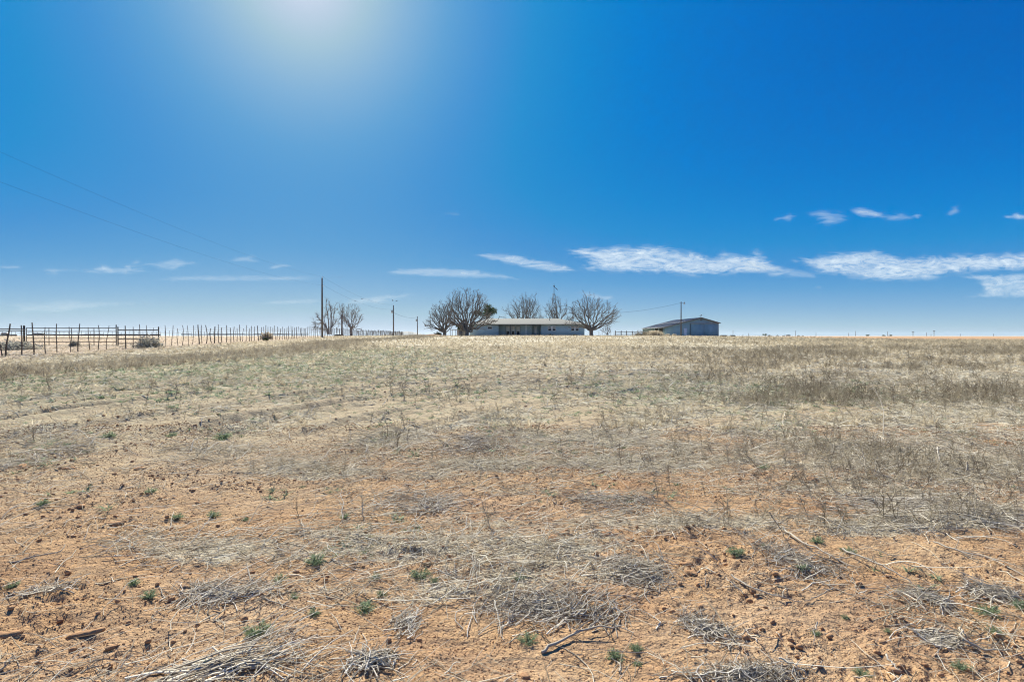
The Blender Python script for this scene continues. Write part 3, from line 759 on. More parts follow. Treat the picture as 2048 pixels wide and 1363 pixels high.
p5 = utility_pole(1146, 165, 615, 'utility pole rising behind the right end of the roof', False, r=.15, group=None)
def wire(a, b, sag, label, n=40, r=.02, name='power_line'):
    t = np.linspace(0, 1, n)[:, None]; P = np.array(a)[None] * (1 - t) + np.array(b)[None] * t
    P[:, 2] -= (4 * sag * t * (1 - t))[:, 0]; mid = P[n // 2].copy()
    V, Fq, A = tubes((P - mid)[None], np.full((1, n), r), 4)
    tag(mesh_np(name, V, [Fq], M['wire'], None, tuple(mid)), label, 'power line')
q = lambda p, dz: (p[0], p[1], p[2] + p[3] + dz)
wire(q(p1, .28), (-20.7, -2, q(p1, .28)[2]), 1.55, 'upper power line running from the nearest pole top out of the left side', 60, .004)
wire(tuple(np.array(q(p1, -1.25)) + [.3, 0, 0]), (-20.5, -2, q(p1, -1.25)[2]), 1.5, 'lower power line running from the nearest pole out of the left side', 60, .004)
wire(q(p1, .28), q(p2, .28), 1.3, 'upper power line between the nearest pole and the transformer pole', 40, .010)
wire(tuple(np.array(q(p1, -1.25)) + [.3, 0, 0]), tuple(np.array(q(p2, -1.25)) + [.3, 0, 0]), 1.3, 'lower power line between the nearest pole and the transformer pole', 40, .010)
wire(q(p2, -2.4), q(p3, -.3), .8, 'power line between the transformer pole and the short pole', 30, .025)
def light_pole():
    x, y, z = tree_base(1362, 150); H = zat(603, 150) - z; o = empty('light_pole', (x, y, z), 'dark yard light pole in front of the metal barn', 'light pole')
    Acc().tube([(0, 0, -.3), (0, 0, H * .5), (0, 0, H)], [.17, .15, .11], 8).build('pole', M['cedar'], o, None, True)
    Acc().tube([(0, 0, H - .45), (.5, 0, H - .3), (.85, 0, H - .25)], [.03, .03, .03], 6).build('arm', M['pipe'], o)
    Acc().tube([(.85, 0, H - .62), (.85, 0, H - .45), (.85, 0, H - .2), (.85, 0, H)], [.24, .2, .1, .04], 8).build('lamp_head', M['tank'], o)
    return (x, y, z, H)
p4 = light_pole()
wire(q(p4, -.3), q(p5, -1.2), 1.3, 'power line from the yard light pole to the pole behind the roof', 40, .02)
def windmill():
    Y = 166; x, y, z = tree_base(1108, Y); H = zat(588, Y) - z; T = zat(567, Y) - z
    o = empty('windmill', (x, y, z), 'old windmill tower without blades rising above the trees behind the roof', 'windmill')
    a = Acc(); b0, b1 = 1.35, .28
    leg = lambda sx, sy, t: np.array([sx * (b0 + (b1 - b0) * t), sy * (b0 + (b1 - b0) * t), H * t])
    cs = [(-1, -1), (1, -1), (1, 1), (-1, 1)]
    for c in cs: Acc().tube([leg(*c, 0), leg(*c, 1)], .05, 4).build('leg', M['pipe'], o)
    ts = [0, .2, .38, .54, .68, .8, .9, 1]
    for i, t in enumerate(ts):
        for k in range(4):
            a.tube([leg(*cs[k], t), leg(*cs[(k + 1) % 4], t)], .03, 4)
            if i < len(ts) - 1: a.tube([leg(*cs[k], t), leg(*cs[(k + 1) % 4], ts[i + 1])], .022, 4)
    a.build('brace', M['pipe'], o)
    Acc().tube([(0, 0, H - .5), (0, 0, T)], [.09, .05], 6).build('mast', M['pipe'], o)
    a = Acc(); a.tube([(0, 0, T - .9), (.75, .1, T - 1.55)], [.08, .05], 5)
    a.add([(.5, .05, T - 1.15), (1.0, .1, T - 1.6), (1.05, .1, T - 1.95), (.75, .08, T - 1.65), (.5, .09, T - 1.15), (1.0, .14, T - 1.6), (1.05, .14, T - 1.95), (.75, .12, T - 1.65)],
          np.array([(0, 1, 2, 3), (7, 6, 5, 4), (0, 4, 5, 1), (1, 5, 6, 2), (2, 6, 7, 3), (3, 7, 4, 0)]))
    a.build('tail', M['pipe'], o)
    Acc().tube([(-.3, 0, T - .75), (.22, 0, T - .75)], [.12, .14], 6).build('gearbox', M['pipe'], o)
windmill()

# ------------------------------------------------------------------ fences and gates
def fx(Y): return -26.0 - .07 * Y
def stake_mesh(px, x, y, H, r, seed):
    R = np.random.default_rng(seed); n = 7; t = np.linspace(0, 1, n); amp = .07 * R.random() ** 1.5 + .01
    bx = amp * np.sin(t * R.uniform(2, 5) + R.uniform(0, 6)) + R.normal() * .035 * (t - .3); by = amp * np.cos(t * 4 + R.uniform(0, 6))
    return np.stack([x + bx, y + by, -.25 + (H + .25) * t], -1), r * (1.1 - .3 * t)
def stake_fence():
    pxs = [0, 15, 43, 66, 90, 113, 137, 157, 178, 197, 215, 251, 266, 280, 293, 306, 331, 345, 355, 365, 375, 386]
    tops = [650, 647, 650, 644.5, 654, 647, 653, 647, 654, 650, 651, 651, 653, 648, 650, 655, 650, 650, 656, 650, 650, 650]
    fat = [.06, .085, .07, .075, .05, .055, .04, .065, .05, .055, .045, .075, .05, .055, .045, .04] + [.05] * 6
    Ys = [29588 / (944.0 - p) for p in pxs]
    o = empty('stake_fence', (fx(32), 32, gz(fx(32), 32)), 'long wire fence of crooked cedar stakes receding along the left', 'fence')
    ox, oy, oz = o.location
    st = []
    for p, t_, f, Y in zip(pxs, tops, fat, Ys):
        f = f * .5; x = fx(Y); z = gz(x, Y); st.append((x, Y, z, zat(t_, Y) - z, f))
    Y = Ys[-1] + .9; R = np.random.default_rng(3)
    while Y < 215:
        x = fx(Y) + R.normal() * .04; z = gz(x, Y)
        h = 1.5 + (R.random() * .42 if R.random() < .75 else -.02)
        st.append((x, Y, z, h, .028 + .014 * R.random() + (.015 if R.random() < .1 else 0))); Y += .9 + R.normal() * .06
    rest = Acc()
    for i, (x, y, z, h, f) in enumerate(st):
        P, rr = stake_mesh(0, 0, 0, h, f, 100 + i)
        if i == 2: P[:, 0] += .0
        P = P + np.array([x - ox, y - oy, z - oz])
        if i < 98: Acc().tube(P, rr, 6).build('stake', M['cedar'], o, None, True)
        else: rest.add(*tubes(P[None], np.maximum(rr, .05)[None], 4))
    tag(rest.build('far_stakes', M['cedar'], o), kind='stuff')
    for hh in (1.5, 1.33, 1.15, .79):
        P = []
        for (x, y, z, h, f) in st: P.append((x - ox + f, y - oy, z - oz + hh + R.normal() * .012))
        n = len(P); P = np.array(P)
        V, Fq, A = tubes(P[None], np.clip(P[:, 1] * .00013 + .006, .006, .03)[None], 4); mesh_np('wire', V, [Fq], M['fencewire'], o)
stake_fence()
GY = 50.0; GK = GY / F
def gx(px): return (px - 1024) * GK
def gate(name, pl, pr, rails, verts, label, rr, post_l, post_r, cat='gate'):
    x0 = gx(pl); z = gz(x0, GY); o = empty(name, (x0, GY, z), label, cat)
    w_ = gx(pr) - x0
    for yy in rails: Acc().tube([(0, 0, zat(yy, GY) - z), (w_, 0, zat(yy, GY) - z)], rr, 6).build('rail', M['pipe'], o, None, True)
    for px in verts:
        xx = gx(px) - x0; Acc().tube([(xx, -.0, zat(rails[-1], GY) - z), (xx, 0, zat(rails[0] , GY) - z)], rr * .95, 6).build('upright', M['pipe'], o, None, True)
    for px, tp, r in (post_l, post_r):
        if r:
            xx = gx(px) - x0; h = zat(tp, GY) - z; Acc().tube([(xx, 0, -.3), (xx, 0, h), (xx, 0, h + .05)], [r, r, r * .6], 10).build('post', M['pipe'], o, None, True)
    return o, z
g, z = gate('pipe_gate', 53, 231, (655.5, 662.3, 669, 676.2, 683.4, 690.4), (53, 98, 143, 188), 'wide six-rail dark pipe gate behind the stakes', .03, (48.3, 651.5, .08), (232.5, 650, .045))
for yy in (658.5, 685.6): Acc().tube([(gx(48.3) - gx(53) , 0, zat(yy, GY) - z), (.04, 0, zat(yy, GY) - z)], .035, 6).build('hinge', M['pipe'], g)
gate('pipe_fence', 236, 317, (659.8, 668.7, 677.8, 686.4), (), 'short four-rail dark pipe fence panel right of the wide gate', .045, (236, 654, .05), (317.3, 654, .05), 'fence')
gate('pipe_fence', -60, 46, (657.2, 661), (-20, ), 'dark pipe rail fence left of the wide gate', .04, (-60, 653, .08), (-10, 653, .06), 'fence')
def cross_fence(pl, pr, Y, n, h, label, name='wire_fence', r=.045, rails=(1.25, .95, .6), rr=.012, m='cedar', rm='fencewire', group=None):
    x0 = (pl - 1024) / F * Y; z0 = gz(x0, Y); o = empty(name, (x0, Y, z0), label, 'fence', group); x1 = (pr - 1024) / F * Y
    R = np.random.default_rng(int(pl + 999)); P = []
    for i in range(n):
        x = x0 + (x1 - x0) * i / (n - 1); z = gz(x, Y) - z0; hh = h * (.85 + .3 * R.random())
        Acc().tube([(x - x0, 0, z - .2), (x - x0 + R.normal() * .04, 0, z + hh)], r, 5).build('post', M[m], o); P.append((x - x0, -r, z))
    P = np.array(P)
    for q_ in rails:
        V, Fq, A = tubes((P + [0, 0, q_])[None], np.full((1, n), rr), 4); mesh_np('wire' if rm == 'fencewire' else 'rail', V, [Fq], M[rm], o)
cross_fence(-30, 620, 175, 75, 1.55, 'faint wire fence crossing the far side of the pasture')
cross_fence(1231, 1287, 138, 6, 1.35, 'dark rail fence between the fan-shaped tree and the metal barn', 'rail_fence', .1, (1.15, .62), .075, 'cedar', 'cedar')
cross_fence(1198, 1228, 150, 6, 1.3, 'thin posts of an old fence right of the fan-shaped tree', 'post_fence', .05, (1.1,), .012)
cross_fence(818, 826, 240, 3, 1.6, 'tiny pipe corral panel left of the short utility pole', 'corral_panel', .07, (1.5, 1.0, .5), .05, 'pipe', 'pipe')
# long low dark embankment wall at the far edge of the pasture
def low_wall(pl, pr, Y, yt, yb, label):
    x0, x1 = (pl - 1024) / F * Y, (pr - 1024) / F * Y; zt, zb = zat(yt, Y), zat(yb, Y); a = Acc(); n = max(6, int((x1 - x0) / 3.0)); R = np.random.default_rng(int(pr))
    for i in range(n):
        u, v = i / n, (i + 1) / n; t = R.normal() * .03
        a.box((x1 - x0) * u, (x1 - x0) * v - .12, 0, 1.0, 0, zt - zb + t)
    tag(a.build('feed_bunk', M['dark'], None, (x0, Y, zb)), label, 'feed bunk', 'long low dark bunks at the far edge of the pasture')
low_wall(-30, 30, 190, 669.0, 671.6, 'long low dark feed bunk, leftmost of the far row behind the crooked stakes')
low_wall(54, 205, 190, 668.0, 670.8, 'long low dark feed bunk seen through the wide gate')
low_wall(209, 318, 190, 668.2, 670.8, 'long low dark feed bunk seen through the short panel')
low_wall(362, 616, 190, 667.4, 669.3, 'longest low dark feed bunk, right of the panel behind the stakes')

def far_house(px, Y, wpx, hpx, label, m='tank', roof='shingle', dx=.3):
    x, y, _ = tree_base(px, Y); z = min(gz(x, y), zat(671, Y)); k = Y / F; o = empty('farm_building', (x, y, z), label, 'building', 'tiny farm buildings on the horizon')
    w_ = wpx * k; h = hpx * k
    Acc().prism([(-w_ / 2, -1), (w_ / 2, -1), (w_ / 2, h * .6), (-w_ / 2, h * .6)], 0, w_ * .5).build('wall', M[m], o)
    Acc().prism([(-w_ * .54, h * .6), (w_ * .54, h * .6), (w_ * dx, h), (-w_ * dx, h)], -.5, w_ * .5 + .5).build('roof', M[roof], o)
far_house(8, 420, 12, 6.5, 'tiny grey barn on the horizon at the left edge', 'tank', 'roofmetal', .25)
far_house(74, 400, 17, 5.5, 'tiny low grey building seen through the left half of the wide gate')
far_house(676, 240, 13, 3.2, 'dark low shed between the trunks of the dead trees', 'dark', 'dark')
far_house(1779, 1500, 5, 2.2, 'tiny white building on the right horizon', 'trim', 'trim')
far_house(1577, 1400, 8, 2.6, 'tiny dark building in the right horizon tree row', 'dark', 'shingle')
# old implements right of the barn
def pipes(pl, pr, Y, label):
    k = Y / F; x0 = (pl - 1024) * k; L = (pr - pl) * k; z = zat(672.6, Y); a = Acc()
    for i in range(3): a.tube([(0, i * .22, .1 + (.18 if i == 1 else 0)), (L, i * .22, .1 + (.18 if i == 1 else 0))], .11, 6)
    for f in (.1, .5, .9): a.box(L * f, L * f + .15, -.2, .7, -.6, -.02)
    tag(a.build('pipe_stack', M['pipe'], None, (x0, Y, z)), label, 'pipes')
pipes(1441, 1454, 150, 'stack of dark pipes on the ground right of the barn')
pipes(1461, 1471, 150, 'shorter stack of dark pipes farther right of the barn')

# far poles, trees and hills on the horizon
def far_pole(px, Y, yt, label, cross=False):
    x = (px - 1024) / F * Y; z = zat(673.5, Y); H = zat(yt, Y) - z; k = Y / F; r = k * .45
    a = Acc(); a.tube([(0, 0, -2), (0, 0, H)], [r, r * .8], 5)
    if cross: a.box(-k * 2.2, k * 2.2, -r, r, H - k * 2.2, H - k * 1.2); a.box(-k * 1.5, k * 1.5, -r, r, H - k * 5, H - k * 4.2)
    tag(a.build('power_pole', M['pole'], None, (x, Y, z)), label, 'utility pole', 'far poles on the right horizon')
for i, (px, yt, c) in enumerate([(1466, 660, 0), (1486, 668, 0), (1497, 666, 0), (1591, 661, 0), (1632, 664.5, 0), (1697, 665.5, 0), (1711, 661.5, 0), (1775, 662.5, 0), (1826, 662, 1), (1853, 664.5, 0), (1862, 667.5, 0), (1868, 660, 1), (1920.5, 667, 0), (1987, 667, 0)]):
    words = ['nearest right of the pipe stacks', 'just right of the first far pole', 'third far pole right of the barn', 'in the tree row right of the barn', 'first alone right of the horizon tree row', 'left one of a close pair', 'taller one of a close pair', 'beside the tiny white building', 'left one with a crossarm', 'between the two crossarm poles', 'stub just left of the tallest crossarm pole', 'tallest one with a crossarm', 'above the far mesa', 'nearest the right edge']
    far_pole(px, 1100 + 40 * (i % 5), yt, 'tiny far power pole on the right horizon, ' + words[i], bool(c))
def far_tree(px, Y, wpx, hpx, label, seed):
    R = np.random.default_rng(seed); k = Y / F; x = (px - 1024) * k; z = zat(673.4, Y); o = empty('far_tree', (x, Y, z), label, 'tree', 'dark trees on the right horizon')
    Acc().tube([(0, 0, -1), (0, 0, hpx * k * .6)], k * .3, 5).build('trunk', M['bark'], o)
    n = 260; c = R.normal(size=(7, 3)) * [wpx * k * .28, wpx * k * .2, hpx * k * .17] + [0, 0, hpx * k * .62]
    p = c[R.integers(0, 7, n)] + R.normal(size=(n, 3)) * hpx * k * .14; d = R.normal(size=(n, 3)); d /= np.linalg.norm(d, axis=1, keepdims=True)
    s_ = np.cross(d, R.normal(size=(n, 3))); s_ /= np.linalg.norm(s_, axis=1, keepdims=True); L = k * .8
    a = Acc(); a.add(*ribbons(np.stack([p, p + d * L], 1), np.full((n, 2), L * .35), s_)); a.build('crown', M['needle'], o)
for i, (px, w_, h, lab) in enumerate([(1529, 9, 6, 'largest dark clump of far trees right of the barn'), (1538, 5, 3.2, 'low far tree just right of the largest far clump'), (1553, 7, 2.6, 'flat far tree left in the horizon row'), (1566, 5, 2.4, 'small far tree in the middle of the horizon row'), (1597, 7, 2.8, 'far tree right of the pole in the horizon row'), (1606, 4, 2.2, 'rightmost small tree of the horizon row'), (1735, 7, 5, 'pale thin far tree alone on the right horizon'), (1768, 5, 4, 'dark far tree left of the tiny white building'), (1781.5, 4, 4, 'dark far tree behind the tiny white building')]):
    far_tree(px, 1250 + i * 13, w_, h, lab, 60 + i)
def hills(name, pts, Y, label):
    k = Y / F; V = []; n = len(pts); dep = Y * .12
    for j, s_ in enumerate((0, .35, .7, 1)):
        for (px, py) in pts: V.append(((px - 1024) * k, Y + dep * s_, -6 + (zat(py, Y) + 6) * math.sin(math.pi * (.03 + .62 * s_)) ** .8))
    i = np.arange(3)[:, None] * n + np.arange(n - 1); Fq = np.stack([i, i + 1, i + n + 1, i + n], -1).reshape(-1, 4)
    tag(mesh_np(name, np.array(V), [Fq], M['hill'], None, None, True), label, None, None, 'structure')
hills('hills', [(740, 671), (765, 666), (782, 663), (796, 661.5), (806, 662.5), (815, 665), (832, 669), (850, 671.5)], 7200, 'pale far hills left of the short utility pole')
hills('mesa', [(1845, 673), (1858, 671.6), (1870, 671), (1900, 671.2), (1960, 671.4), (2000, 672), (2030, 672.4), (2060, 673)], 7200, 'thin pale mesa on the right horizon')

# brush and dry grass around the barn
def grass_clump(name, px, Y, wpx, hm, m, label, n, cat='tall grass', group=None, seed=1):
    R = np.random.default_rng(seed); x, y, z = tree_base(px, Y); k = Y / F; w_ = wpx * k
    bx = R.normal(size=(n, 2)) * [w_ * .24, w_ * .12]; bx = np.clip(bx, -w_ * .55, w_ * .55)
    h = hm * (.45 + .55 * R.random(n)) * np.clip(1.1 - (np.abs(bx[:, 0]) / (w_ * .55)) ** 2, .25, 1)
    P = np.zeros((n, 3, 3)); P[:, 0, :2] = bx; P[:, 1, :2] = bx + R.normal(size=(n, 2)) * .06 * hm; P[:, 2, :2] = bx + R.normal(size=(n, 2)) * .22 * hm
    P[:, 1, 2] = h * .6; P[:, 2, 2] = h; P[:, 0, 2] = -.05
    a = R.random(n) * 6.283; D = np.stack([np.cos(a), np.sin(a), 0 * a], -1); wd = max(.006, k * .22)
    V, Fq, A = ribbons(P, np.array([1, .8, .25])[None] * wd * np.ones((n, 1)), D)
    return tag(mesh_np(name, V, [Fq], M[m], None, (x, y, z), attrs={'rnd': A}), label, cat, group)
grass_clump('tall_dry_grass', 1308, 145, 44, 1.75, 'grass', 'tall pale tan grass clump in front of the open lean-to of the barn', 2600, seed=2)
for i, (px, w_, h, wd) in enumerate([(1335, 12, .9, 'left of the light pole at the lean-to corner'), (1348, 10, .9, 'just left of the light pole'), (1378, 14, .55, 'between the small white door and the sliding doors')]):
    grass_clump('dry_weeds', px, 147, w_, h, 'grass', 'dry weeds at the barn front, ' + wd, 350, 'weeds', 'weeds along the barn front', 5 + i)
def brush_mass(name, px, Y, r, h, n, label, mat_='stick', seed=3, cat='brush pile'):
    R = np.random.default_rng(seed); x, y, z = tree_base(px, Y)
    c = R.normal(size=(n, 3)) * [r * .4, r * .25, 0]; c[:, 2] = np.abs(R.normal(size=n)) * h * .4
    d = R.normal(size=(n, 3)) * [1, .7, .5]; d /= np.linalg.norm(d, axis=1, keepdims=True); L = r * (.2 + .4 * R.random((n, 1)))
    P = np.stack([c - d * L, c + R.normal(size=(n, 3)) * .05 * r, c + d * L], 1); P[..., 2] = np.abs(P[..., 2])
    V, Fq, A = tubes(P, np.array([1, .8, .4])[None] * np.full((n, 1), max(.004, Y / F * .25)), 3)
    tag(mesh_np(name, V, [Fq], M[mat_], None, (x, y, z), attrs={'rnd': A}), label, cat)
brush_mass('brush_pile', 1284, 134, 2.2, 1.3, 220, 'dark heap of cut branches at the end of the rail fence', 'browngrass')
# tumbleweeds by the gates
def loc_g(px, py): return ground_at(px, py)
for (px, py, r, h, m, lab) in [(296, 695, 1.25, 1.1, 'shrub', 'big grey bush behind the short panel'), (149, 693, .45, .55, 'shrub', 'small brown tumbleweed behind the right part of the wide gate'),
                            (532, 681, .45, .38, 'needle', 'dark green rounded bush halfway along the stake fence'), (533, 678, 1.1, 1.1, 'grass', 'tan tumbleweed resting behind the dark rounded bush at the stake fence'),
                            (20, 699, 2.0, .5, 'shrub', 'grey brush heaped at the foot of the left rail fence')]:
    x, y, z = loc_g(px, py); bush('bush', (x, y, z), r, h, M[m], lab, 'bush', 170)

# birds over the trees
for i, (px, py, lab) in enumerate([(724, 598, 'lone dark bird in the sky above the rounded dead tree'), (710.5, 602, 'dark bird just over the top of the rounded dead tree'), (785.5, 601, 'dark bird right above the transformer pole'), (793.5, 602, 'dark bird up and right of the transformer pole')]):
    Y = 138; x, _, z = at(px, Y, py); a = Acc(); a.tube([(-.22, 0, 0), (-.1, 0, .03), (.08, 0, .03), (.2, 0, 0)], [.02, .07, .06, .02], 6)
    for s_ in (-1, 1):
        a.add([(-.08, 0, .04), (.08, 0, .04), (.04, s_ * .3, .16), (-.06, s_ * .3, .15), (-.02, s_ * .55, .08), (-.08, 0, .055), (.08, 0, .055), (.04, s_ * .3, .175), (-.06, s_ * .3, .165), (-.02, s_ * .55, .09)],
              [np.array([(0, 1, 2, 3), (5, 8, 7, 6)]), np.array([(3, 2, 4), (8, 9, 7), (2, 1, 6), (4, 2, 9)])])
    o = a.build('bird', M['dark'], None, (x, Y, z)); o.rotation_euler = (.2, .1 * i, 1.2 + i); tag(o, lab, 'bird', 'birds over the trees')

# ------------------------------------------------------------------ scattered litter, grass, clods (stuff)
def sample(n, y0, y1, amax=1.0, power=1.0, dens=None, xlim=None):
    """points between depth y0..y1 in the seen wedge; power 1 = even over the ground, 0 = even over the picture's width per metre"""
    out = []
    tot = 0
    while tot < n:
        m = int((n - tot) * 2.2) + 100
        u = rng.random(m); p = 1 + power
        y = (y0 ** p + u * (y1 ** p - y0 ** p)) ** (1 / p)
        x = (rng.random(m) * 2 - 1) * amax * y
        k = np.ones(m, bool)
        if xlim is not None: k &= xlim(x, y)
        if dens is not None: k &= rng.random(m) < dens(x, y)
        out.append(np.stack([x[k], y[k]], -1)); tot += int(k.sum())
    P = np.concatenate(out)[:n]
    return P
def with_z(P, dz=0): return np.concatenate([P, (height(P[:, 0], P[:, 1]) + dz)[:, None]], 1)

def lying(n, y0, y1, l0, l1, r, dens, K=4, power=1.0, lift=.02, mat_=None, name=None, label=None, amax=1.02, sides=3, align=.25, curve=.2):
    P = sample(n, y0, y1, amax, power, dens)
    n = len(P); a = rng.normal(size=n) * 1.0 * (1 - align) + np.where(rng.random(n) < align * 1.5, .1, rng.random(n) * math.pi)
    L = (l0 + (l1 - l0) * rng.random(n) ** 2.2)
    t = np.linspace(-.5, .5, K)
    bend = rng.normal(size=n) * curve
    dx, dy = np.cos(a), np.sin(a)
    X = P[:, :1] + L[:, None] * (t[None] * dx[:, None] - bend[:, None] * (t ** 2)[None] * dy[:, None])
    Y = P[:, 1:] + L[:, None] * (t[None] * dy[:, None] + bend[:, None] * (t ** 2)[None] * dx[:, None])
    X += rng.normal(size=X.shape) * L[:, None] * .02; Y += rng.normal(size=Y.shape) * L[:, None] * .02
    Z = height(X, Y)
    base = Z.max(1, keepdims=True) * .6 + Z * .4
    Z = np.maximum(Z + .002, base) + lift * rng.random((n, 1)) ** 1.5 + (t + .5)[None] * L[:, None] * (np.abs(rng.normal(size=(n, 1))) * .16)
    Q = np.stack([X, Y, Z], -1)
    rr = np.maximum(r, P[:, 1:] / 569 * .15) * (.35 + 1.2 * rng.random((n, 1)) ** 1.5) * np.linspace(1, .45, K)[None]
    return tubes(Q, rr, sides)
cd_ = lambda x, y: np.clip(cover(x, y) ** 1.4 * 1.0 + .10 * sstep(.35, .6, fbm(x * 2.3, y * 2.9, 3, 77)), 0, 1)
acc = Acc()
acc.add(*lying(15000, 2.2, 8, .08, .45, .0026, cd_, 5, .7, .03))
acc.add(*lying(30000, 2.2, 9, .03, .16, .0012, lambda x, y: np.clip(cover(x, y) + .08, 0, 1), 3, .8, .012))
acc.add(*lying(16000, 8, 20, .12, .65, .0022, cd_, 4, .8, .06))
acc.add(*lying(12000, 18, 48, .2, .9, .0022, cd_, 3, .8, .10))
def curly(n, y0, y1, l0, l1, k, lift):
    P = sample(n, y0, y1, .98, .7, lambda x, y: np.clip(cover(x, y) ** 1.8 * 1.2 + .03, 0, 1)); a = rng.random(n) * 6.283; L = l0 + (l1 - l0) * rng.random(n) ** 2
    K = 6; t = np.linspace(0, 1, K); cur = rng.normal(size=n) * .45; hd = a[:, None] + cur[:, None] * t[None] + np.cumsum(rng.normal(size=(n, K)) * .22, 1)
    X = P[:, :1] + np.cumsum(np.cos(hd), 1) * L[:, None] / K; Y = P[:, 1:] + np.cumsum(np.sin(hd), 1) * L[:, None] / K
    Z = height(X, Y) + .004 + (np.sin(t * math.pi * .75)[None] * lift * L[:, None] * rng.random((n, 1)) ** 1.5)
    rr = np.maximum(.0028, P[:, 1:] / 569 * k) * (.5 + rng.random((n, 1))) * np.linspace(1, .5, K)[None]
    return tubes(np.stack([X, Y, Z], -1), rr, 3, .25 + .75 * rng.random(n) ** .7)
acc.add(*curly(6000, 2.4, 9, .10, .5, .2, .25))
acc.add(*curly(9000, 7, 18, .2, .7, .30, .22))
acc.add(*curly(7000, 16, 34, .3, .8, .32, .22))
o = acc.build('dry_litter', M['litter']); tag(o, 'dry grey stalks and straw strewn over the soil', None, None, 'stuff')

# clods and crumbs
def clod_proto(seed, n=0):
    R = np.random.default_rng(seed); t = (1 + 5 ** .5) / 2
    V = np.array([(-1, t, 0), (1, t, 0), (-1, -t, 0), (1, -t, 0), (0, -1, t), (0, 1, t), (0, -1, -t), (0, 1, -t), (t, 0, -1), (t, 0, 1), (-t, 0, -1), (-t, 0, 1)], float); V /= np.linalg.norm(V[0])
    Fq = np.array([(0, 11, 5), (0, 5, 1), (0, 1, 7), (0, 7, 10), (0, 10, 11), (1, 5, 9), (5, 11, 4), (11, 10, 2), (10, 7, 6), (7, 1, 8), (3, 9, 4), (3, 4, 2), (3, 2, 6), (3, 6, 8), (3, 8, 9), (4, 9, 5), (2, 4, 11), (6, 2, 10), (8, 6, 7), (9, 8, 1)])
    V = V * (.7 + .6 * R.random((12, 1))) * [1.2, 1, .75]
    return V, Fq, R.random(12)
cp = [clod_proto(i) for i in range(8)]
P1 = sample(7500, 2.0, 10, 1.02, .6, lambda x, y: .06 + .94 * rough_at(x, y))
s1 = .004 + .016 * rng.random(len(P1)) ** 6
P2 = sample(6500, 7, 26, 1.0, .8, lambda x, y: .1 + .9 * sstep(.01, .05, np.abs(tracks(x, y))))
s2 = .006 + .022 * rng.random(len(P2)) ** 5
PP = np.concatenate([P1, P2]); ss = np.concatenate([s1, s2])
pos = with_z(PP); pos[:, 2] += ss * .35
a = replicate(cp, pos, rng.random(len(PP)) * 6.28, ss)
oc = []
for i in range(6):
    Vv = np.array([(1, 0, 0), (-1, 0, 0), (0, 1, 0), (0, -1, 0), (0, 0, 1), (0, 0, -1)], float) * (.6 + .8 * rng.random((6, 1)))
    oc.append((Vv, np.array([(0, 2, 4), (2, 1, 4), (1, 3, 4), (3, 0, 4), (2, 0, 5), (1, 2, 5), (3, 1, 5), (0, 3, 5)]), rng.random(6)))
P3 = sample(120000, 2.1, 9.5, 1.02, .45, lambda x, y: .25 + .75 * np.maximum(rough_at(x, y), sstep(.42, .62, fbm(x * .8, y * 1.5, 4, 23))))
s3 = .0020 + .0038 * rng.random(len(P3)) ** 3; s3 *= np.maximum(1, P3[:, 1] / 5); ps3 = with_z(P3); ps3[:, 2] += s3 * .3
b_ = replicate(oc, ps3, rng.random(len(P3)) * 6.28, s3); a.add(np.concatenate(b_.V), [np.concatenate(v) for v in b_.F.values()], np.concatenate(b_.A))
o = a.build('soil_crumbs', M['clod']); tag(o, 'small crumbs and clods of orange soil', None, None, 'stuff')

# protos for tufts and weeds
def tuft(seed, n=12, h=1.0, spread=.35, wd=.02, K=3, lay=.5):
    R = np.random.default_rng(seed); P = np.zeros((n, K, 3)); t = np.linspace(0, 1, K)
    a = R.random(n) * 6.283; ln = h * (.5 + .5 * R.random(n)); out = spread * (.3 + R.random(n))
    b0 = R.normal(size=(n, 2)) * .08 * h
    P[..., 0] = b0[:, :1] + np.cos(a)[:, None] * out[:, None] * t[None] ** (1 + lay); P[..., 1] = b0[:, 1:] + np.sin(a)[:, None] * out[:, None] * t[None] ** (1 + lay)
    P[..., 2] = ln[:, None] * (t[None] - .25 * out[:, None] * t[None] ** 2)
    P[:, 0, 2] = -.03; g_ = R.random(n) * 6.283; D = np.stack([np.cos(g_), np.sin(g_), 0 * g_], -1)
    return ribbons(P, (wd * np.linspace(1, .3, K))[None] * (.6 + .8 * R.random((n, 1))), D, R.random(n))
def weed(seed, nb=9, wd=.009):
    """dead branching weed, unit height"""
    R = np.random.default_rng(seed); L = []
    lean = R.normal(size=2) * .18; K = 4; t = np.linspace(0, 1, K)
    main = np.stack([lean[0] * t + R.normal(size=K) * .02, lean[1] * t + R.normal(size=K) * .02, t], -1); main[0, 2] = -.04
    L.append((main, wd * (1.3 - .9 * t)))
    for _ in range(nb):
        s_ = R.uniform(.12, .85); p = np.array([np.interp(s_, t, main[:, j]) for j in range(3)])
        d = np.array([R.normal(), R.normal(), .9 + .5 * R.random()]); d /= np.linalg.norm(d); l = (1 - s_ * .7) * R.uniform(.25, .55)
        e = p + d * l; b_ = np.stack([p + (e - p) * q_ + R.normal(size=3) * .015 * (q_ > 0) for q_ in np.linspace(0, 1, K)])
        L.append((b_, wd * (.7 - .4 * t)))
        for _ in range(2):
            q_ = R.uniform(.3, .9); p2 = p + (e - p) * q_; d2 = d + R.normal(size=3) * .6; d2 /= np.linalg.norm(d2); e2 = p2 + d2 * l * .45
            L.append((np.stack([p2 + (e2 - p2) * v for v in np.linspace(0, 1, K)]), wd * (.5 - .25 * t)))
    return tubes(np.array([x for x, _ in L]), np.array([r for _, r in L]), 3, R.random(len(L)))
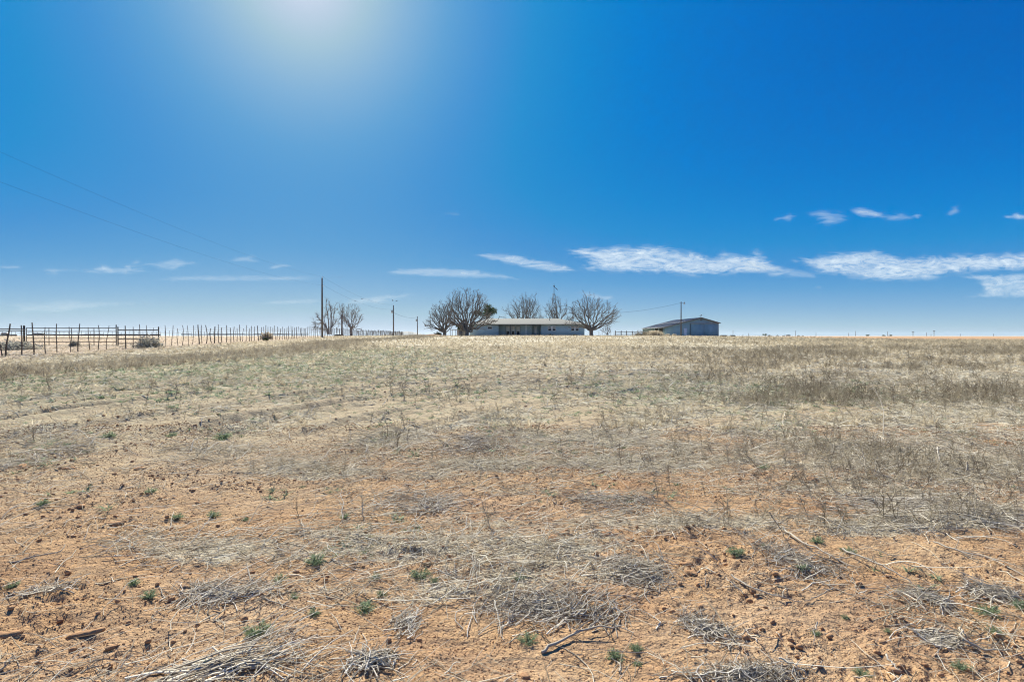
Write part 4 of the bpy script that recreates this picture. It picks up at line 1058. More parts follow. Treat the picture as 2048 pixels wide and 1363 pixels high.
def scatter(protos, P, h, m, name, label, hz=None, tilt=.0, rnd=None):
    n = len(P); pos = with_z(P, -.01); sc = h * (.55 + .9 * rng.random(n) ** 1.3)
    if hz is not None: sc = np.stack([sc * hz, sc * hz, sc], -1)
    a = replicate(protos, pos, rng.random(n) * 6.283, sc, rng.normal(size=n) * tilt, rnd)
    return a
edge = lambda x, y: x > fx(y) + 1.5
# pale straw grass over the far half of the field
tp = [tuft(200 + i, 9, 1.0, .7, .075, 3) for i in range(7)]
acc_g = Acc()
def merge(dst, a): dst.add(np.concatenate(a.V), [np.concatenate(v) for v in a.F.values()], np.concatenate(a.A))
gmix = lambda x, y: np.clip(.25 + 1.2 * (fbm(x * .12, y * .07, 3, 111) - .25), .1, 1)
merge(acc_g, scatter(tp, sample(26000, 26, 60, .98, 1.0, gmix, edge), np.full(26000, .15), 'grass', '', '', 1.0, .25))
merge(acc_g, scatter([tuft(230 + i, 7, 1.0, .6, .13, 3) for i in range(5)], sample(30000, 58, 128, .98, .6, gmix, edge), np.full(30000, .17), 'grass', '', '', 1.0, .2))
# pale tufts and mats nearer
tp2 = [tuft(250 + i, 16, 1.0, .6, .028, 4) for i in range(7)]
merge(acc_g, scatter(tp2, sample(6500, 9, 28, .98, .8, lambda x, y: np.clip(cover(x, y) ** 2 * gmix(x, y) * 1.3, .0, 1), edge), np.full(6500, .15), 'grass', '', '', 1.2, .3))
# pasture beyond the fence: sparse
merge(acc_g, scatter(tp, sample(5000, 34, 120, 1.0, .7, None, lambda x, y: x < fx(y) + 1), np.full(5000, .13), 'grass', '', '', 1.3, .2))
o = acc_g.build('dry_grass', M['grass']); tag(o, 'pale straw grass over the field', None, None, 'stuff')
# brown weeds: a strip along the fence on the left, masses on the right, some everywhere
strip = lambda x, y: np.clip(np.exp(-((x + 17.0 + 2 * np.sin(y * .12)) / 2.4) ** 2) * (.5 + 1.3 * fbm(x * .3, y * .2, 3, 121)), 0, 1)
right = lambda x, y: np.clip(sstep(.12, .5, x / y) * sstep(.36, .66, fbm(x * .5, y * .4, 4, 131)) * 1.0 + .04, 0, 1)
acc_b = Acc()
bp = [tuft(300 + i, 13, 1.0, .55, .03, 3, .3) for i in range(6)]
merge(acc_b, scatter(bp, sample(5800, 13, 110, 1.0, .55, strip, lambda x, y: x < -8), np.full(5800, .29), 'b', '', '', 1.0, .3, rng.random(5800) * .85))
wp = [weed(320 + i, 9, .010) for i in range(6)]
wp_far = [weed(340 + i, 10, .013) for i in range(6)]
merge(acc_b, scatter(wp, sample(2600, 4.5, 15, .98, 1.0, lambda x, y: np.clip((right(x, y) + .10) * cover(x, y), 0, 1)), np.full(2600, .22), 'b', '', '', 1.2, .5))
merge(acc_b, scatter(wp_far, sample(6500, 12, 46, .98, .8, lambda x, y: np.clip(right(x, y) + .0, 0, 1), edge), np.full(6500, .30), 'b', '', '', 1.3, .35))
merge(acc_b, scatter(wp_far, sample(2600, 38, 105, .98, .8, lambda x, y: np.clip(right(x, y) + .1, 0, 1), edge), np.full(2600, .34), 'b', '', '', 1.3, .25))
merge(acc_b, scatter(bp, sample(3200, 18, 85, .98, .8, right, edge), np.full(3200, .30), 'b', '', '', 1.0, .3, rng.random(3200) * .95))
o = acc_b.build('dead_weeds', M['browngrass']); tag(o, 'brown dead weeds standing in masses', None, None, 'stuff')
# low green growth
gp = [tuft(360 + i, 14, 1.0, 1.0, .07, 3) for i in range(5)]
acc_v = Acc()
merge(acc_v, scatter(gp, sample(7000, 12, 48, .98, .8, lambda x, y: np.clip(greenness(x, y) * 1.4, 0, 1), edge), np.full(7000, .09), 'g', '', '', 1.4, .2))
merge(acc_v, scatter(gp, sample(2600, 3.5, 22, .98, .8, lambda x, y: sstep(.55, .7, fbm(x * .9, y * .9, 3, 141))), np.full(2600, .045), 'g', '', '', 1.6, .2))
o = acc_v.build('low_green_growth', M['greengrass']); tag(o, 'low grey green growth between the straw', None, None, 'stuff')

# ------------------------------------------------------------------ single branches, weeds, clods and heaps of the foreground
def gpath(pts, lift, n=10, seed=0):
    """a stick whose feet follow the ground under the given picture points; lift = height above ground at each"""
    R = np.random.default_rng(seed); W = []
    for (px, py), l in zip(pts, lift):
        x, y, z = ground_at(px, py)
        # a lifted point keeps its place in the picture, so it stands nearer
        if l:
            d = ray(px, py); z0 = z
            t = (z0 + l - 1.6) / d[2]; x, y = d[0] * t, d[1] * t; z = z0 + l
        W.append((x, y, z + .006))
    W = np.array(W); t = np.linspace(0, len(W) - 1, n); i = np.minimum(t.astype(int), len(W) - 2); f = (t - i)[:, None]
    P0 = W[np.maximum(i - 1, 0)]; P1 = W[i]; P2 = W[i + 1]; P3 = W[np.minimum(i + 2, len(W) - 1)]
    Q = .5 * ((2 * P1) + (-P0 + P2) * f + (2 * P0 - 5 * P1 + 4 * P2 - P3) * f ** 2 + (-P0 + 3 * P1 - 3 * P2 + P3) * f ** 3)
    Q[1:-1] += R.normal(size=(n - 2, 3)) * .004
    Q[:, 2] = np.maximum(Q[:, 2], height(Q[:, 0], Q[:, 1]) + .004)
    return Q
def branch(pts, lift, r, label, shade=.8, twigs=3, seed=0, name='dead_branch', forks=True):
    R = np.random.default_rng(seed + 900); r *= .95; Q = gpath(pts, lift, 12, seed); org = Q[len(Q) // 2].copy(); org[2] = gz(org[0], org[1])
    a = Acc(); V, Fq, A = tubes((Q - org)[None], (r * np.linspace(1.1, .4, 12) * (.9 + .2 * R.random(12)))[None], 6, np.array([shade])); a.add(V, Fq, A)
    T = []
    L = np.linalg.norm(Q[-1] - Q[0])
    for _ in range(twigs):
        i = R.integers(2, 10); p = Q[i]; d = Q[i + 1] - Q[i - 1]; d /= np.linalg.norm(d); d = d + R.normal(size=3) * [.6, .6, .35] + [0, 0, .12]; d /= np.linalg.norm(d)
        e = p + d * L * R.uniform(.12, .4); m_2 = (p + e) / 2 + R.normal(size=3) * .015; W = np.stack([p, p * .5 + m_2 * .5, m_2, m_2 * .5 + e * .5, e])
        W[:, 2] = np.maximum(W[:, 2], height(W[:, 0], W[:, 1]) + .003); T.append(W)
    if T: V, Fq, A = tubes(np.array(T) - org, np.full((len(T), 1), r * .45) * np.linspace(1, .4, 5)[None], 4, np.full(len(T), shade * .85)); a.add(V, Fq, A)
    return tag(a.build(name, M['stick'], None, tuple(org), True), label, 'branch', 'fallen branches in the foreground')
BR = [
 ([(495, 1137), (506, 1171), (533, 1198), (570, 1212), (615, 1224)], [.03, 0, 0, 0, 0], .0055, 'curved grey branch above the long stalk bundle at lower left', .55, 2),
 ([(989, 1202), (998, 1240), (1007, 1281)], [.04, .02, 0], .0045, 'straight pale stick at the left side of the widest brush heap', .95, 0),
 ([(1083, 1306), (1120, 1285), (1165, 1262), (1243, 1252)], [0, .01, .03, .05], .0085, 'thick tan branch sticking out below the widest brush heap', .5, 4),
 ([(1170, 1262), (1200, 1235), (1233, 1198)], [.02, .05, .06], .005, 'rising brown stick at the right end of the widest brush heap', .45, 1),
 ([(1114, 1118), (1117, 1100), (1124, 1088), (1145, 1077), (1178, 1072)], [0, .02, .03, .03, .01], .0065, 'white curved branch arching over dark clods near the middle', 1.0, 0),
 ([(1001, 1036), (1018, 1050), (1042, 1069)], [.03, .02, 0], .006, 'short white split stick lying above the arching white branch', .98, 1),
 ([(1567, 1058), (1600, 1082), (1650, 1105), (1694, 1131)], [.02, .02, .02, 0], .008, 'long pale branch slanting down right of the central clods', .85, 4),
 ([(1539, 1025), (1562, 1060), (1587, 1104)], [.18, .10, 0], .004, 'dark upright forked stem left of the long slanting branch', .12, 4),
 ([(1685, 1098), (1730, 1118), (1780, 1140), (1824, 1166)], [.02, .03, .03, 0], .007, 'pale branch slanting beside a green weed on the right', .8, 5),
 ([(1463, 1150), (1500, 1175), (1550, 1193), (1602, 1204)], [.02, .01, .01, 0], .0055, 'curved branch tailing out of the brush left of the right slope', .65, 5),
 ([(1666, 1177), (1640, 1190), (1609, 1204)], [.05, .02, 0], .004, 'thin stick angled up from the tail of the curved branch', .5, 1),
 ([(1868, 1085), (1920, 1103), (1985, 1118), (2048, 1152)], [.01, .02, .02, 0], .0065, 'long branch lying to the right edge', .7, 5),
 ([(1827, 1263), (1860, 1287), (1900, 1300), (1938, 1314)], [.03, .01, 0, 0], .0045, 'bent pale twig beside the forked branch at lower right', .85, 2),
 ([(1919, 1256), (1925, 1278), (1960, 1296), (2001, 1304), (2026, 1293)], [.04, .04, .02, .01, .03], .006, 'forked grey branch at lower right', .6, 2),
 ([(1925, 1278), (1918, 1290), (1912, 1300)], [.04, .02, 0], .005, 'short prop stick under the forked grey branch', .55, 0),
 ([(1773, 1310), (1785, 1330), (1802, 1346)], [.03, .01, 0], .005, 'single pale stick near the bottom right of centre', .9, 0),
 ([(1558, 1318), (1590, 1330), (1618, 1352)], [.03, .02, 0], .005, 'curved white stick over the heap at the bottom edge', .95, 1),
 ([(1634, 1244), (1630, 1265), (1625, 1289)], [.08, .04, 0], .0035, 'upright thin stick through a small green weed', .85, 0),
 ([(1818, 1221), (1835, 1200), (1856, 1177)], [0, .05, .09], .0045, 'leaning brown stick below the right slope brush', .4, 2),
 ([(1840, 1030), (1870, 1048), (1862, 1062), (1885, 1073)], [.05, .05, .02, 0], .005, 'crooked pale branch in the brush at right', .85, 3),
 ([(284, 1125), (298, 1106), (314, 1089)], [0, .02, .04], .0035, 'thin dark stick leaning up on bare soil at left', .15, 0),
 ([(20, 1126), (60, 1116), (116, 1106), (130, 1089)], [0, .01, .02, .03], .006, 'bundle-like grey branch lying at the left edge', .5, 5),
 ([(0, 1342), (16, 1325), (31, 1311)], [0, .02, .03], .006, 'pale branch poking in at the bottom left corner', .8, 2),
 ([(161, 1348), (185, 1335), (224, 1331)], [.01, .02, 0], .005, 'dark twiggy branch near the bottom left corner', .3, 6),
 ([(238, 1338), (255, 1320), (268, 1310)], [0, .02, .02], .004, 'short pale stick near the bottom left corner', .8, 1),
 ([(1600, 1150), (1650, 1170), (1700, 1190), (1760, 1210)], [.01, .0, .0, 0], .004, 'thin long stalk lying across bare soil below the slanting branches', .4, 3),
 ([(1310, 1153), (1340, 1190), (1360, 1216)], [.09, .04, 0], .003, 'thin dark forked stem between two heaps', .15, 2),
 ([(1238, 1345), (1243, 1330), (1222, 1316)], [.0, .01, .02], .005, 'short forked stick below the green weed near bottom centre', .6, 2),
 ([(803, 1222), (806, 1233)], [.05, 0], .004, 'small upright stub left of the widest heap', .85, 1),
 ([(706, 1300), (740, 1313), (780, 1335)], [.02, .03, 0], .0045, 'pale stalk across the small heap near bottom centre-left', .85, 4),
 ([(1450, 905), (1462, 880), (1475, 850)], [0, .12, .22], .004, 'brown stem leaning right at the middle right', .35, 3),
 ([(770, 885), (776, 860), (768, 833)], [0, .15, .3], .005, 'tall dark forked stem left of centre', .1, 3),
 ([(1195, 925), (1187, 880), (1182, 850)], [0, .15, .3], .005, 'dark bare stem at the middle of the field', .2, 2),
 ([(1208, 914), (1203, 878)], [0, .2], .004, 'shorter dark stem right of the middle stem', .2, 1),
 ([(1241, 928), (1238, 880)], [0, .26], .005, 'third dark stem right of the middle stem', .2, 2),
 ([(1767, 875), (1765, 815), (1745, 770)], [0, .25, .5], .008, 'tallest forked stem of the right brush', .55, 6),
 ([(1735, 965), (1728, 915), (1722, 895)], [0, .15, .24], .006, 'brown upright stem in the litter at right', .5, 2),
 ([(1910, 860), (1960, 895), (2010, 925)], [.1, .05, 0], .006, 'dark stem slanting across the litter near the right edge', .15, 3),
 ([(2048, 945), (2040, 905), (2030, 880)], [0, .15, .2], .007, 'dark curved stem at the right edge', .15, 1),
 ([(1875, 895), (1880, 920), (1900, 945)], [.12, .08, 0], .008, 'pale curved branch in the right litter', .9, 1),
 ([(1570, 825), (1566, 845), (1572, 850)], [.08, .02, 0], .009, 'white short bone-like stick at middle right', 1.0, 0),
]
for i, (p, l, r, lab, sh, tw) in enumerate(BR): branch(p, l, r, lab, sh * .72, tw, i)
branch([(1934, 925), (1933, 945), (1930, 955)], [.1, .03, 0], .012, 'red-brown splintered stump stick in the right litter', .3, 1, 88)

def heap(px, py, wpx, hpx, n, label, seed, direction=None, r=.003, ht=.05, fan=None, lmax=.22, name='brush_heap'):
    n = int(n * .85); r *= 1.3; ht *= .6; lmax *= 1.25
    """heap of dry stalks lying on the ground; wpx x hpx is its outline in the photo"""
    R = np.random.default_rng(seed); cx, cy, cz = ground_at(px, py)
    xl = ground_at(px - wpx / 2, py)[0]; xr = ground_at(px + wpx / 2, py)[0]; yn = ground_at(px, py + hpx / 2)[1]; yf = ground_at(px, py - hpx / 2)[1]
    wx, wy = (xr - xl) / 2, (yf - yn) / 2
    nc = max(3, n // 55); cc = R.uniform(-.7, .7, size=(nc, 2)) * [1, .8]; u = cc[R.integers(0, nc, n)] * (R.random((n, 1)) < .8) + R.normal(size=(n, 2)) * .30; x = cx + u[:, 0] * wx; y = cy + u[:, 1] * wy
    a = R.random(n) * math.pi if direction is None else direction + R.normal(size=n) * .3
    L = lmax * (.25 + .75 * R.random(n) ** 1.5); K = 6; t = np.linspace(-.5, .5, K); bend = R.normal(size=n) * .6; kink = np.cumsum(R.normal(size=(n, 6)) * .012, 1)
    X = x[:, None] + L[:, None] * (t * np.cos(a)[:, None] - bend[:, None] * t ** 2 * np.sin(a)[:, None]) + kink
    Y = y[:, None] + L[:, None] * (t * np.sin(a)[:, None] + bend[:, None] * t ** 2 * np.cos(a)[:, None]) + R.normal(size=(n, K)) * .004
    e = np.exp(-(u ** 2).sum(1) * 1.6); Z = height(X, Y) + (ht * e * R.random(n))[:, None] + np.abs(R.normal(size=(n, 1))) * L[:, None] * (t + .5) * .10 + .003
    rr = r * (.35 + .8 * R.random((n, 1)) ** 2) * np.linspace(1, .4, K)[None] * max(1, cy / 5)
    V, Fq, A = tubes(np.stack([X - cx, Y - cy, Z - cz], -1), rr, 3)
    return tag(mesh_np(name, V, [Fq], M['stick'], None, (cx, cy, cz), attrs={'rnd': A}), label, 'brush heap', 'heaps of dry stalks on the soil')
heap(1110, 1218, 350, 90, 640, 'widest heap of tangled dry stalks at the bottom centre', 1, None, .0032, .06, lmax=.26)
heap(545, 1285, 250, 75, 85, 'long swept bundle of pale stalks at the lower left', 2, math.radians(55), .0030, .05, lmax=.36)
heap(480, 1330, 190, 25, 60, 'thick grey stalks spreading from the foot of the long bundle', 12, math.radians(15), .006, .03, lmax=.45)
heap(465, 1182, 200, 60, 260, 'loose heap of stalks above the long swept bundle', 3, None, .003, .05, lmax=.3)
heap(1235, 1135, 160, 75, 380, 'grey tangle of stalks right of the arching white branch', 4, None, .003, .07, lmax=.22)
heap(855, 1008, 200, 60, 480, 'pale heap of stalks above the central clods', 5, None, .003, .06, lmax=.3)
heap(740, 1318, 110, 50, 150, 'small heap of stalks near the bottom, left of centre', 6, None, .004, .04, lmax=.2)
heap(810, 1248, 70, 50, 130, 'small spiky heap left of the widest heap', 7, math.radians(80), .003, .05, lmax=.16)
heap(1420, 1265, 110, 70, 240, 'heap of stalks right of the widest heap', 8, None, .003, .04, lmax=.2)
heap(1490, 1352, 240, 45, 420, 'heap of stalks cut by the bottom edge', 9, None, .003, .05, lmax=.16)
heap(1570, 1120, 170, 90, 420, 'dark tangle on the clods left of the slanting branches', 10, None, .003, .06, lmax=.24)
heap(1870, 1020, 380, 70, 900, 'dense brush mat at the right side', 11, math.radians(-35), .0032, .08, lmax=.4)
heap(1220, 1008, 200, 50, 420, 'heap of stalks above the red soil right of centre', 13, None, .003, .06, lmax=.3)
heap(80, 905, 150, 60, 240, 'pale stalks at the left edge of the middle field', 14, None, .003, .07, lmax=.35)
heap(930, 888, 190, 50, 420, 'grey heap of stalks at the middle of the field', 15, None, .003, .1, lmax=.4)
heap(1840, 1190, 110, 60, 200, 'small tangle around the leaning brown stick', 16, None, .003, .04, lmax=.22)
heap(1965, 1185, 130, 50, 240, 'tangle of stalks at the right edge of the bare soil', 17, None, .003, .05, lmax=.22)
heap(95, 1180, 90, 25, 90, 'thin twigs on bare soil at the far left', 18, None, .003, .03, lmax=.2)
heap(1890, 1280, 90, 45, 140, 'small pale heap inside the forked grey branch', 19, math.radians(-30), .0035, .03, lmax=.16)

# small green weeds
def green_weed_mesh(seed):
    R = np.random.default_rng(seed); a = Acc(); n = 34; u = R.normal(size=(n, 3)); u[:, 2] = np.abs(u[:, 2]) * .8 + .25; u /= np.linalg.norm(u, axis=1, keepdims=True)
    e = u * (.55 + .45 * R.random((n, 1))) * [1, .9, .85]; st = e * .1; st[:, 2] = -.05; md = (st + e) / 2 + R.normal(size=(n, 3)) * .05
    P = np.stack([st, md, e], 1); a.add(*tubes(P, np.array([.022, .018, .01])[None] * np.ones((n, 1)), 3, R.random(n) * .5))
    k = 620; i = R.integers(0, n, k); f = R.random((k, 1)) ** .6; c = st[i] + (e[i] - st[i]) * f + R.normal(size=(k, 3)) * .05
    d = u[i] * .5 + R.normal(size=(k, 3)) * .6; d /= np.linalg.norm(d, axis=1, keepdims=True); s_ = np.cross(d, R.normal(size=(k, 3))); s_ /= np.linalg.norm(s_, axis=1, keepdims=True)
    L = .09 + .09 * R.random((k, 1)); P = np.stack([c, c + d * L * .5, c + d * L], 1); W = np.array([.6, 1, .15])[None] * .022 * np.ones((k, 1))
    a.add(*ribbons(P, W, s_, R.random(k))); return a
protos = []
for i in range(4):
    o = green_weed_mesh(500 + i).build('green_weed', M['leaf']); protos.append(o)
GW = [(842, 1155, 24, 'brightest round green weed left of the widest heap'), (868, 1162, 12, 'small green weed touching the right of the brightest round one'), (1057, 1282, 22, 'green weed just under the left part of the widest heap'),
 (1230, 1315, 22, 'green weed near the bottom edge right of the thick tan branch'), (517, 1268, 32, 'wide grey green weed inside the long swept bundle'), (727, 1220, 26, 'grey green weed left of the small spiky heap'),
 (632, 1124, 22, 'green weed above the curved grey branch'), (763, 1190, 13, 'tiny green weed left of the brightest round one'), (752, 1155, 13, 'tiny green weed higher up left of the brightest round one'), (265, 1168, 16, 'green weed on bare soil at left'),
 (299, 1192, 17, 'spread green weed just below the left soil weed'), (427, 1032, 15, 'bright green weed above the bare strip at left'), (355, 1035, 14, 'grey green weed left of the bright one above the bare strip'), (408, 1330, 15, 'green weed by the foot of the long swept bundle'),
 (1272, 1298, 16, 'small green weed right of the bottom edge weed'), (1275, 1330, 12, 'tiny grey weed under the bottom right pair'), (1472, 1106, 19, 'green weed on dark clods at right'), (1635, 1084, 15, 'green weed above the slanting branches'),
 (1697, 1104, 16, 'green weed at the head of the slanting branch'), (1605, 1138, 15, 'green weed under the long pale branch'), (1975, 1226, 24, 'large dark green weed near the right edge'), (2042, 1216, 20, 'dark green weed cut by the right edge'),
 (1922, 1336, 20, 'green weed near the bottom right corner'), (1528, 937, 14, 'vivid green weed at middle right'), (445, 876, 18, 'green weed in the tracks left of centre'), (218, 874, 15, 'green weed at the left of the tracks'),
 (1035, 1158, 17, 'green weed above the top left of the widest heap'), (85, 1010, 15, 'grey green weed at the far left'), (25, 1172, 14, 'spiky green weed at the left edge'), (560, 1162, 18, 'green weed between the curved branch and the loose heap'),
 (1632, 1268, 11, 'small green weed speared by a thin stick'), (1775, 1262, 9, 'tiny weed on bare soil right of the speared weed'), (1990, 1265, 17, 'dark weed behind the forked grey branch'), (590, 1195, 13, 'small weed just above the end of the curved branch'),
 (300, 985, 14, 'grey green weed above the clods at left'), (690, 1035, 12, 'small weed left of the pale stalk heap'), (345, 873, 13, 'low weed in the tracks right of the leftmost track weed'), (630, 1227, 15, 'weed at the top of the long swept bundle'),
 (490, 1040, 8, 'tiny yellow green sprout right of the bright weed'), (1690, 1235, 9, 'tiny weed on the bare right slope'), (1725, 1350, 18, 'green weed at the bottom edge on the right'), (1530, 1095, 12, 'small weed behind the dark upright stem')]
for i, (px, py, rp, lab) in enumerate(GW):
    x, y, z = ground_at(px, py); src = protos[i % 4]
    o = src if i < 4 else src.copy()
    if i >= 4: COL.objects.link(o)
    s_ = rp * y / F * 1.25; o.location = (x, y, z); o.scale = (s_, s_, s_ * .8); o.rotation_euler = (0, 0, i * 1.7)
    tag(o, lab, 'weed', 'small green weeds on the soil')

# big clods and slabs
def slab(px, py, lpx, rot, label, seed, thick=.03, asp=.28, tilt=.35):
    R = np.random.default_rng(seed); x, y, z = ground_at(px, py); L = lpx * y / F / 2; n = 14; a = np.linspace(0, 6.283, n, endpoint=False)
    rad = 1 + R.normal(size=n) * .2; ox_ = np.sign(np.cos(a)) * np.abs(np.cos(a)) ** .6 * L * rad; oy_ = np.sign(np.sin(a)) * np.abs(np.sin(a)) ** .6 * L * asp * rad
    V = [(u, v, 0) for u, v in zip(ox_, oy_)] + [(u * .93 + .002, v * .93, thick * (.85 + .3 * R.random())) for u, v in zip(ox_, oy_)] + [(0, 0, 0), (0, 0, thick * 1.08)]
    tri = [(i, (i + 1) % n, 2 * n) for i in range(n)] + [(n + (i + 1) % n, n + i, 2 * n + 1) for i in range(n)]
    q4 = [((i + 1) % n, i, n + i, n + (i + 1) % n) for i in range(n)]
    o = mesh_np('soil_slab', np.array(V), [np.array(tri), np.array(q4)], M['clod'], None, (x, y, z + thick * .2)); o.rotation_euler = (tilt, 0, rot); return tag(o, label, 'soil slab', 'crusted slabs and clods of soil')
slab(172, 1268, 60, .5, 'long crusted soil slab tilted up at the lower left', 1, .013, .2, .45)
slab(8, 1272, 60, .35, 'crusted soil slab cut by the left edge', 2, .013, .3, .4)
slab(222, 1298, 22, .6, 'small dark slab right of the long crusted slab', 3, .015, .35)
slab(230, 1048, 38, .15, 'soil slab lifted above the bare strip at left', 4, .014, .3, .3)
def clod(px, py, spx, label, seed):
    x, y, z = ground_at(px, py); R = np.random.default_rng(seed); s_ = spx * y / F / 2
    n, m = 14, 9; th = np.linspace(0, 2 * math.pi, n, endpoint=False); ph = np.linspace(.05, math.pi - .05, m); T, Pp = np.meshgrid(th, ph)
    d = np.stack([np.sin(Pp) * np.cos(T), np.sin(Pp) * np.sin(T), np.cos(Pp)], -1)
    rr = .45 + 1.15 * fbm(d[..., 0] * 3 + seed + d[..., 2], d[..., 1] * 2 + 3 * d[..., 2], 3, seed)
    V = (d * rr[..., None] * [1.35, .9, .5]).reshape(-1, 3) * s_; i = np.arange(m - 1)[:, None] * n; j = np.arange(n)
    Fq = np.stack([i + j, i + (j + 1) % n, i + n + (j + 1) % n, i + n + j], -1).reshape(-1, 4)
    o = mesh_np('soil_clod', V, [Fq], M['clod'], None, (x, y, z + s_ * .05)); o.rotation_euler = (0, 0, seed); tag(o, label, 'clod', 'crusted slabs and clods of soil')
CL = [(820, 1084, 26, 'dark clod left of the arching white branch'), (846, 1090, 14, 'small clod right of the dark clod left of the arch'), (1108, 1080, 30, 'big clod under the arching white branch'), (1128, 1068, 20, 'clod at the top of the arching white branch'),
 (1218, 1070, 24, 'crumbly clod right of the arching white branch'), (1262, 1078, 14, 'small clod far right of the arch'), (45, 935, 22, 'dark clod at the left, upper middle'), (282, 938, 18, 'twin dark clod at left'), (137, 938, 16, 'dark clod between the left ones'),
 (1385, 1146, 22, 'clod on the right of the grey tangle'), (1375, 1128, 18, 'clod just above the one right of the grey tangle'), (1622, 960, 24, 'dark clod in the brush at middle right'), (1050, 1352, 20, 'dark clod at the bottom edge of the centre'),
 (590, 1143, 12, 'round clod above the green weed group'), (505, 1143, 10, 'round dark clod by the head of the curved branch'), (160, 1013, 20, 'clod at left above the lifted slab'), (1790, 1340, 20, 'dark clod near the bottom right'), (1730, 1322, 10, 'small clod on the bare right soil'), (1510, 1262, 9, 'small round clod on the bare slope'), (1730, 1256, 9, 'small dark clod below the speared weed')]
for i, (px, py, s_, lab) in enumerate(CL): clod(px, py, s_, lab, 700 + i)

# ------------------------------------------------------------------ cirrus clouds
def cloud_mat():
    m = bpy.data.materials.new('cirrus'); m.use_nodes = True; t = m.node_tree; t.nodes.clear()
    v = t.nodes.new('ShaderNodeAttribute'); v.attribute_name = 'p'
    mp = t.nodes.new('ShaderNodeMapping'); mp.inputs['Scale'].default_value = (1.5, 5.0, 1); mp.inputs['Rotation'].default_value = (0, 0, .06); t.links.new(v.outputs['Vector'], mp.inputs[0])
    n1 = noise(t, 1.6, 9, .68, mp.outputs[0], dist=1.1)
    mp2 = t.nodes.new('ShaderNodeMapping'); mp2.inputs['Scale'].default_value = (3.0, 15, 1); mp2.inputs['Rotation'].default_value = (0, 0, -.1); t.links.new(v.outputs['Vector'], mp2.inputs[0])
    n2 = noise(t, 1.6, 5, .6, mp2.outputs[0], dist=.5)
    cv = attr(t, 'cov')
    s_ = math_(t, 'ADD', cv, math_(t, 'MULTIPLY', math_(t, 'SUBTRACT', n1, .5), 2.6)); s_ = math_(t, 'ADD', s_, math_(t, 'MULTIPLY', math_(t, 'SUBTRACT', n2, .5), 1.0))
    s_ = math_(t, 'SUBTRACT', math_(t, 'MULTIPLY', s_, .62), .10, True); s_ = math_(t, 'MULTIPLY', s_, math_(t, 'MULTIPLY', cv, 1.5, True))
    s_ = math_(t, 'MULTIPLY', s_, attr(t, 'den'), True)
    tp_ = t.nodes.new('ShaderNodeBsdfTransparent'); tl = t.nodes.new('ShaderNodeBsdfTranslucent'); tl.inputs[0].default_value = (.50, .535, .52, 1)
    mx = t.nodes.new('ShaderNodeMixShader'); o = t.nodes.new('ShaderNodeOutputMaterial'); t.links.new(s_, mx.inputs[0]); t.links.new(tp_.outputs[0], mx.inputs[1]); t.links.new(tl.outputs[0], mx.inputs[2]); t.links.new(mx.outputs[0], o.inputs[0])
    return m
CM = cloud_mat()
def cloud(poly, dens, label, soft=21, res=3.0):
    """a thin ice-cloud sheet 2.5 km up; poly = its outline in the photo, cov fades to its edge"""
    poly = np.array(poly, float); x0, y0 = poly.min(0); x1, y1 = poly.max(0); w_, h_ = x1 - x0, y1 - y0
    nx = int(np.clip(w_ / res, 14, 130)); ny = int(np.clip(h_ / res * 1.6, 9, 60)); gx_, gy_ = np.meshgrid(np.linspace(x0, x1, nx), np.linspace(y0, y1, ny))
    inside = np.zeros(gx_.shape, bool); dist = np.full(gx_.shape, 1e9); n = len(poly)
    for i in range(n):
        a, b_ = poly[i], poly[(i + 1) % n]
        c = ((a[1] > gy_) != (b_[1] > gy_)) & (gx_ < (b_[0] - a[0]) * (gy_ - a[1]) / (b_[1] - a[1] + 1e-12) + a[0]); inside ^= c
        ab = b_ - a; t = np.clip(((gx_ - a[0]) * ab[0] + (gy_ - a[1]) * ab[1]) / (ab @ ab + 1e-9), 0, 1); dx = (gx_ - a[0] - t * ab[0]) * .45; dy = gy_ - a[1] - t * ab[1]
        dist = np.minimum(dist, np.hypot(dx, dy))
    cov = np.where(inside, np.clip(dist / soft, 0, 1), 0)
    a_ = (gx_ - 1024) / F; b2 = (681.5 - gy_) / F; c_, s_ = math.cos(PITCH), math.sin(PITCH); D = np.stack([a_, c_ + b2 * s_, -s_ + b2 * c_], -1)
    H = 2500 + 60 * (fbm(gx_ * .02, gy_ * .05, 3, 9) - .5); P = CAM + D * ((H - 1.6) / D[..., 2])[..., None]
    org = P.reshape(-1, 3).mean(0); V = P.reshape(-1, 3) - org
    i = np.arange(ny - 1)[:, None] * nx + np.arange(nx - 1); q4 = np.stack([i, i + 1, i + nx + 1, i + nx], -1).reshape(-1, 4)
    keep = cov.ravel()[q4].max(1) > 0; q4 = q4[keep]; used = np.unique(q4); re = np.full(len(V), -1); re[used] = np.arange(len(used))
    at3 = np.stack([gx_.ravel() / 100, gy_.ravel() / 100, 0 * gx_.ravel()], -1)
    o = mesh_np('cloud', V[used], [re[q4]], CM, None, tuple(org), True, {'cov': cov.ravel()[used], 'den': np.full(len(used), dens), 'p': at3[used]})
    tag(o, label, 'cloud', 'thin clouds low in the sky')
cloud([(1118, 498), (1160, 486), (1200, 488), (1260, 483), (1335, 485), (1385, 496), (1425, 508), (1440, 496), (1490, 503), (1512, 492), (1540, 508), (1580, 540), (1560, 556), (1500, 552), (1430, 558), (1380, 558), (1340, 553), (1280, 553), (1200, 550), (1145, 545), (1158, 524), (1132, 512)], 1.0, 'largest white cloud, above the gap between house and barn')
cloud([(1565, 518), (1640, 502), (1700, 496), (1762, 492), (1778, 500), (1815, 508), (1900, 502), (1990, 500), (2110, 490), (2110, 545), (1950, 550), (1850, 566), (1770, 570), (1700, 562), (1640, 552), (1600, 534)], .95, 'long white cloud at right above the flat horizon')
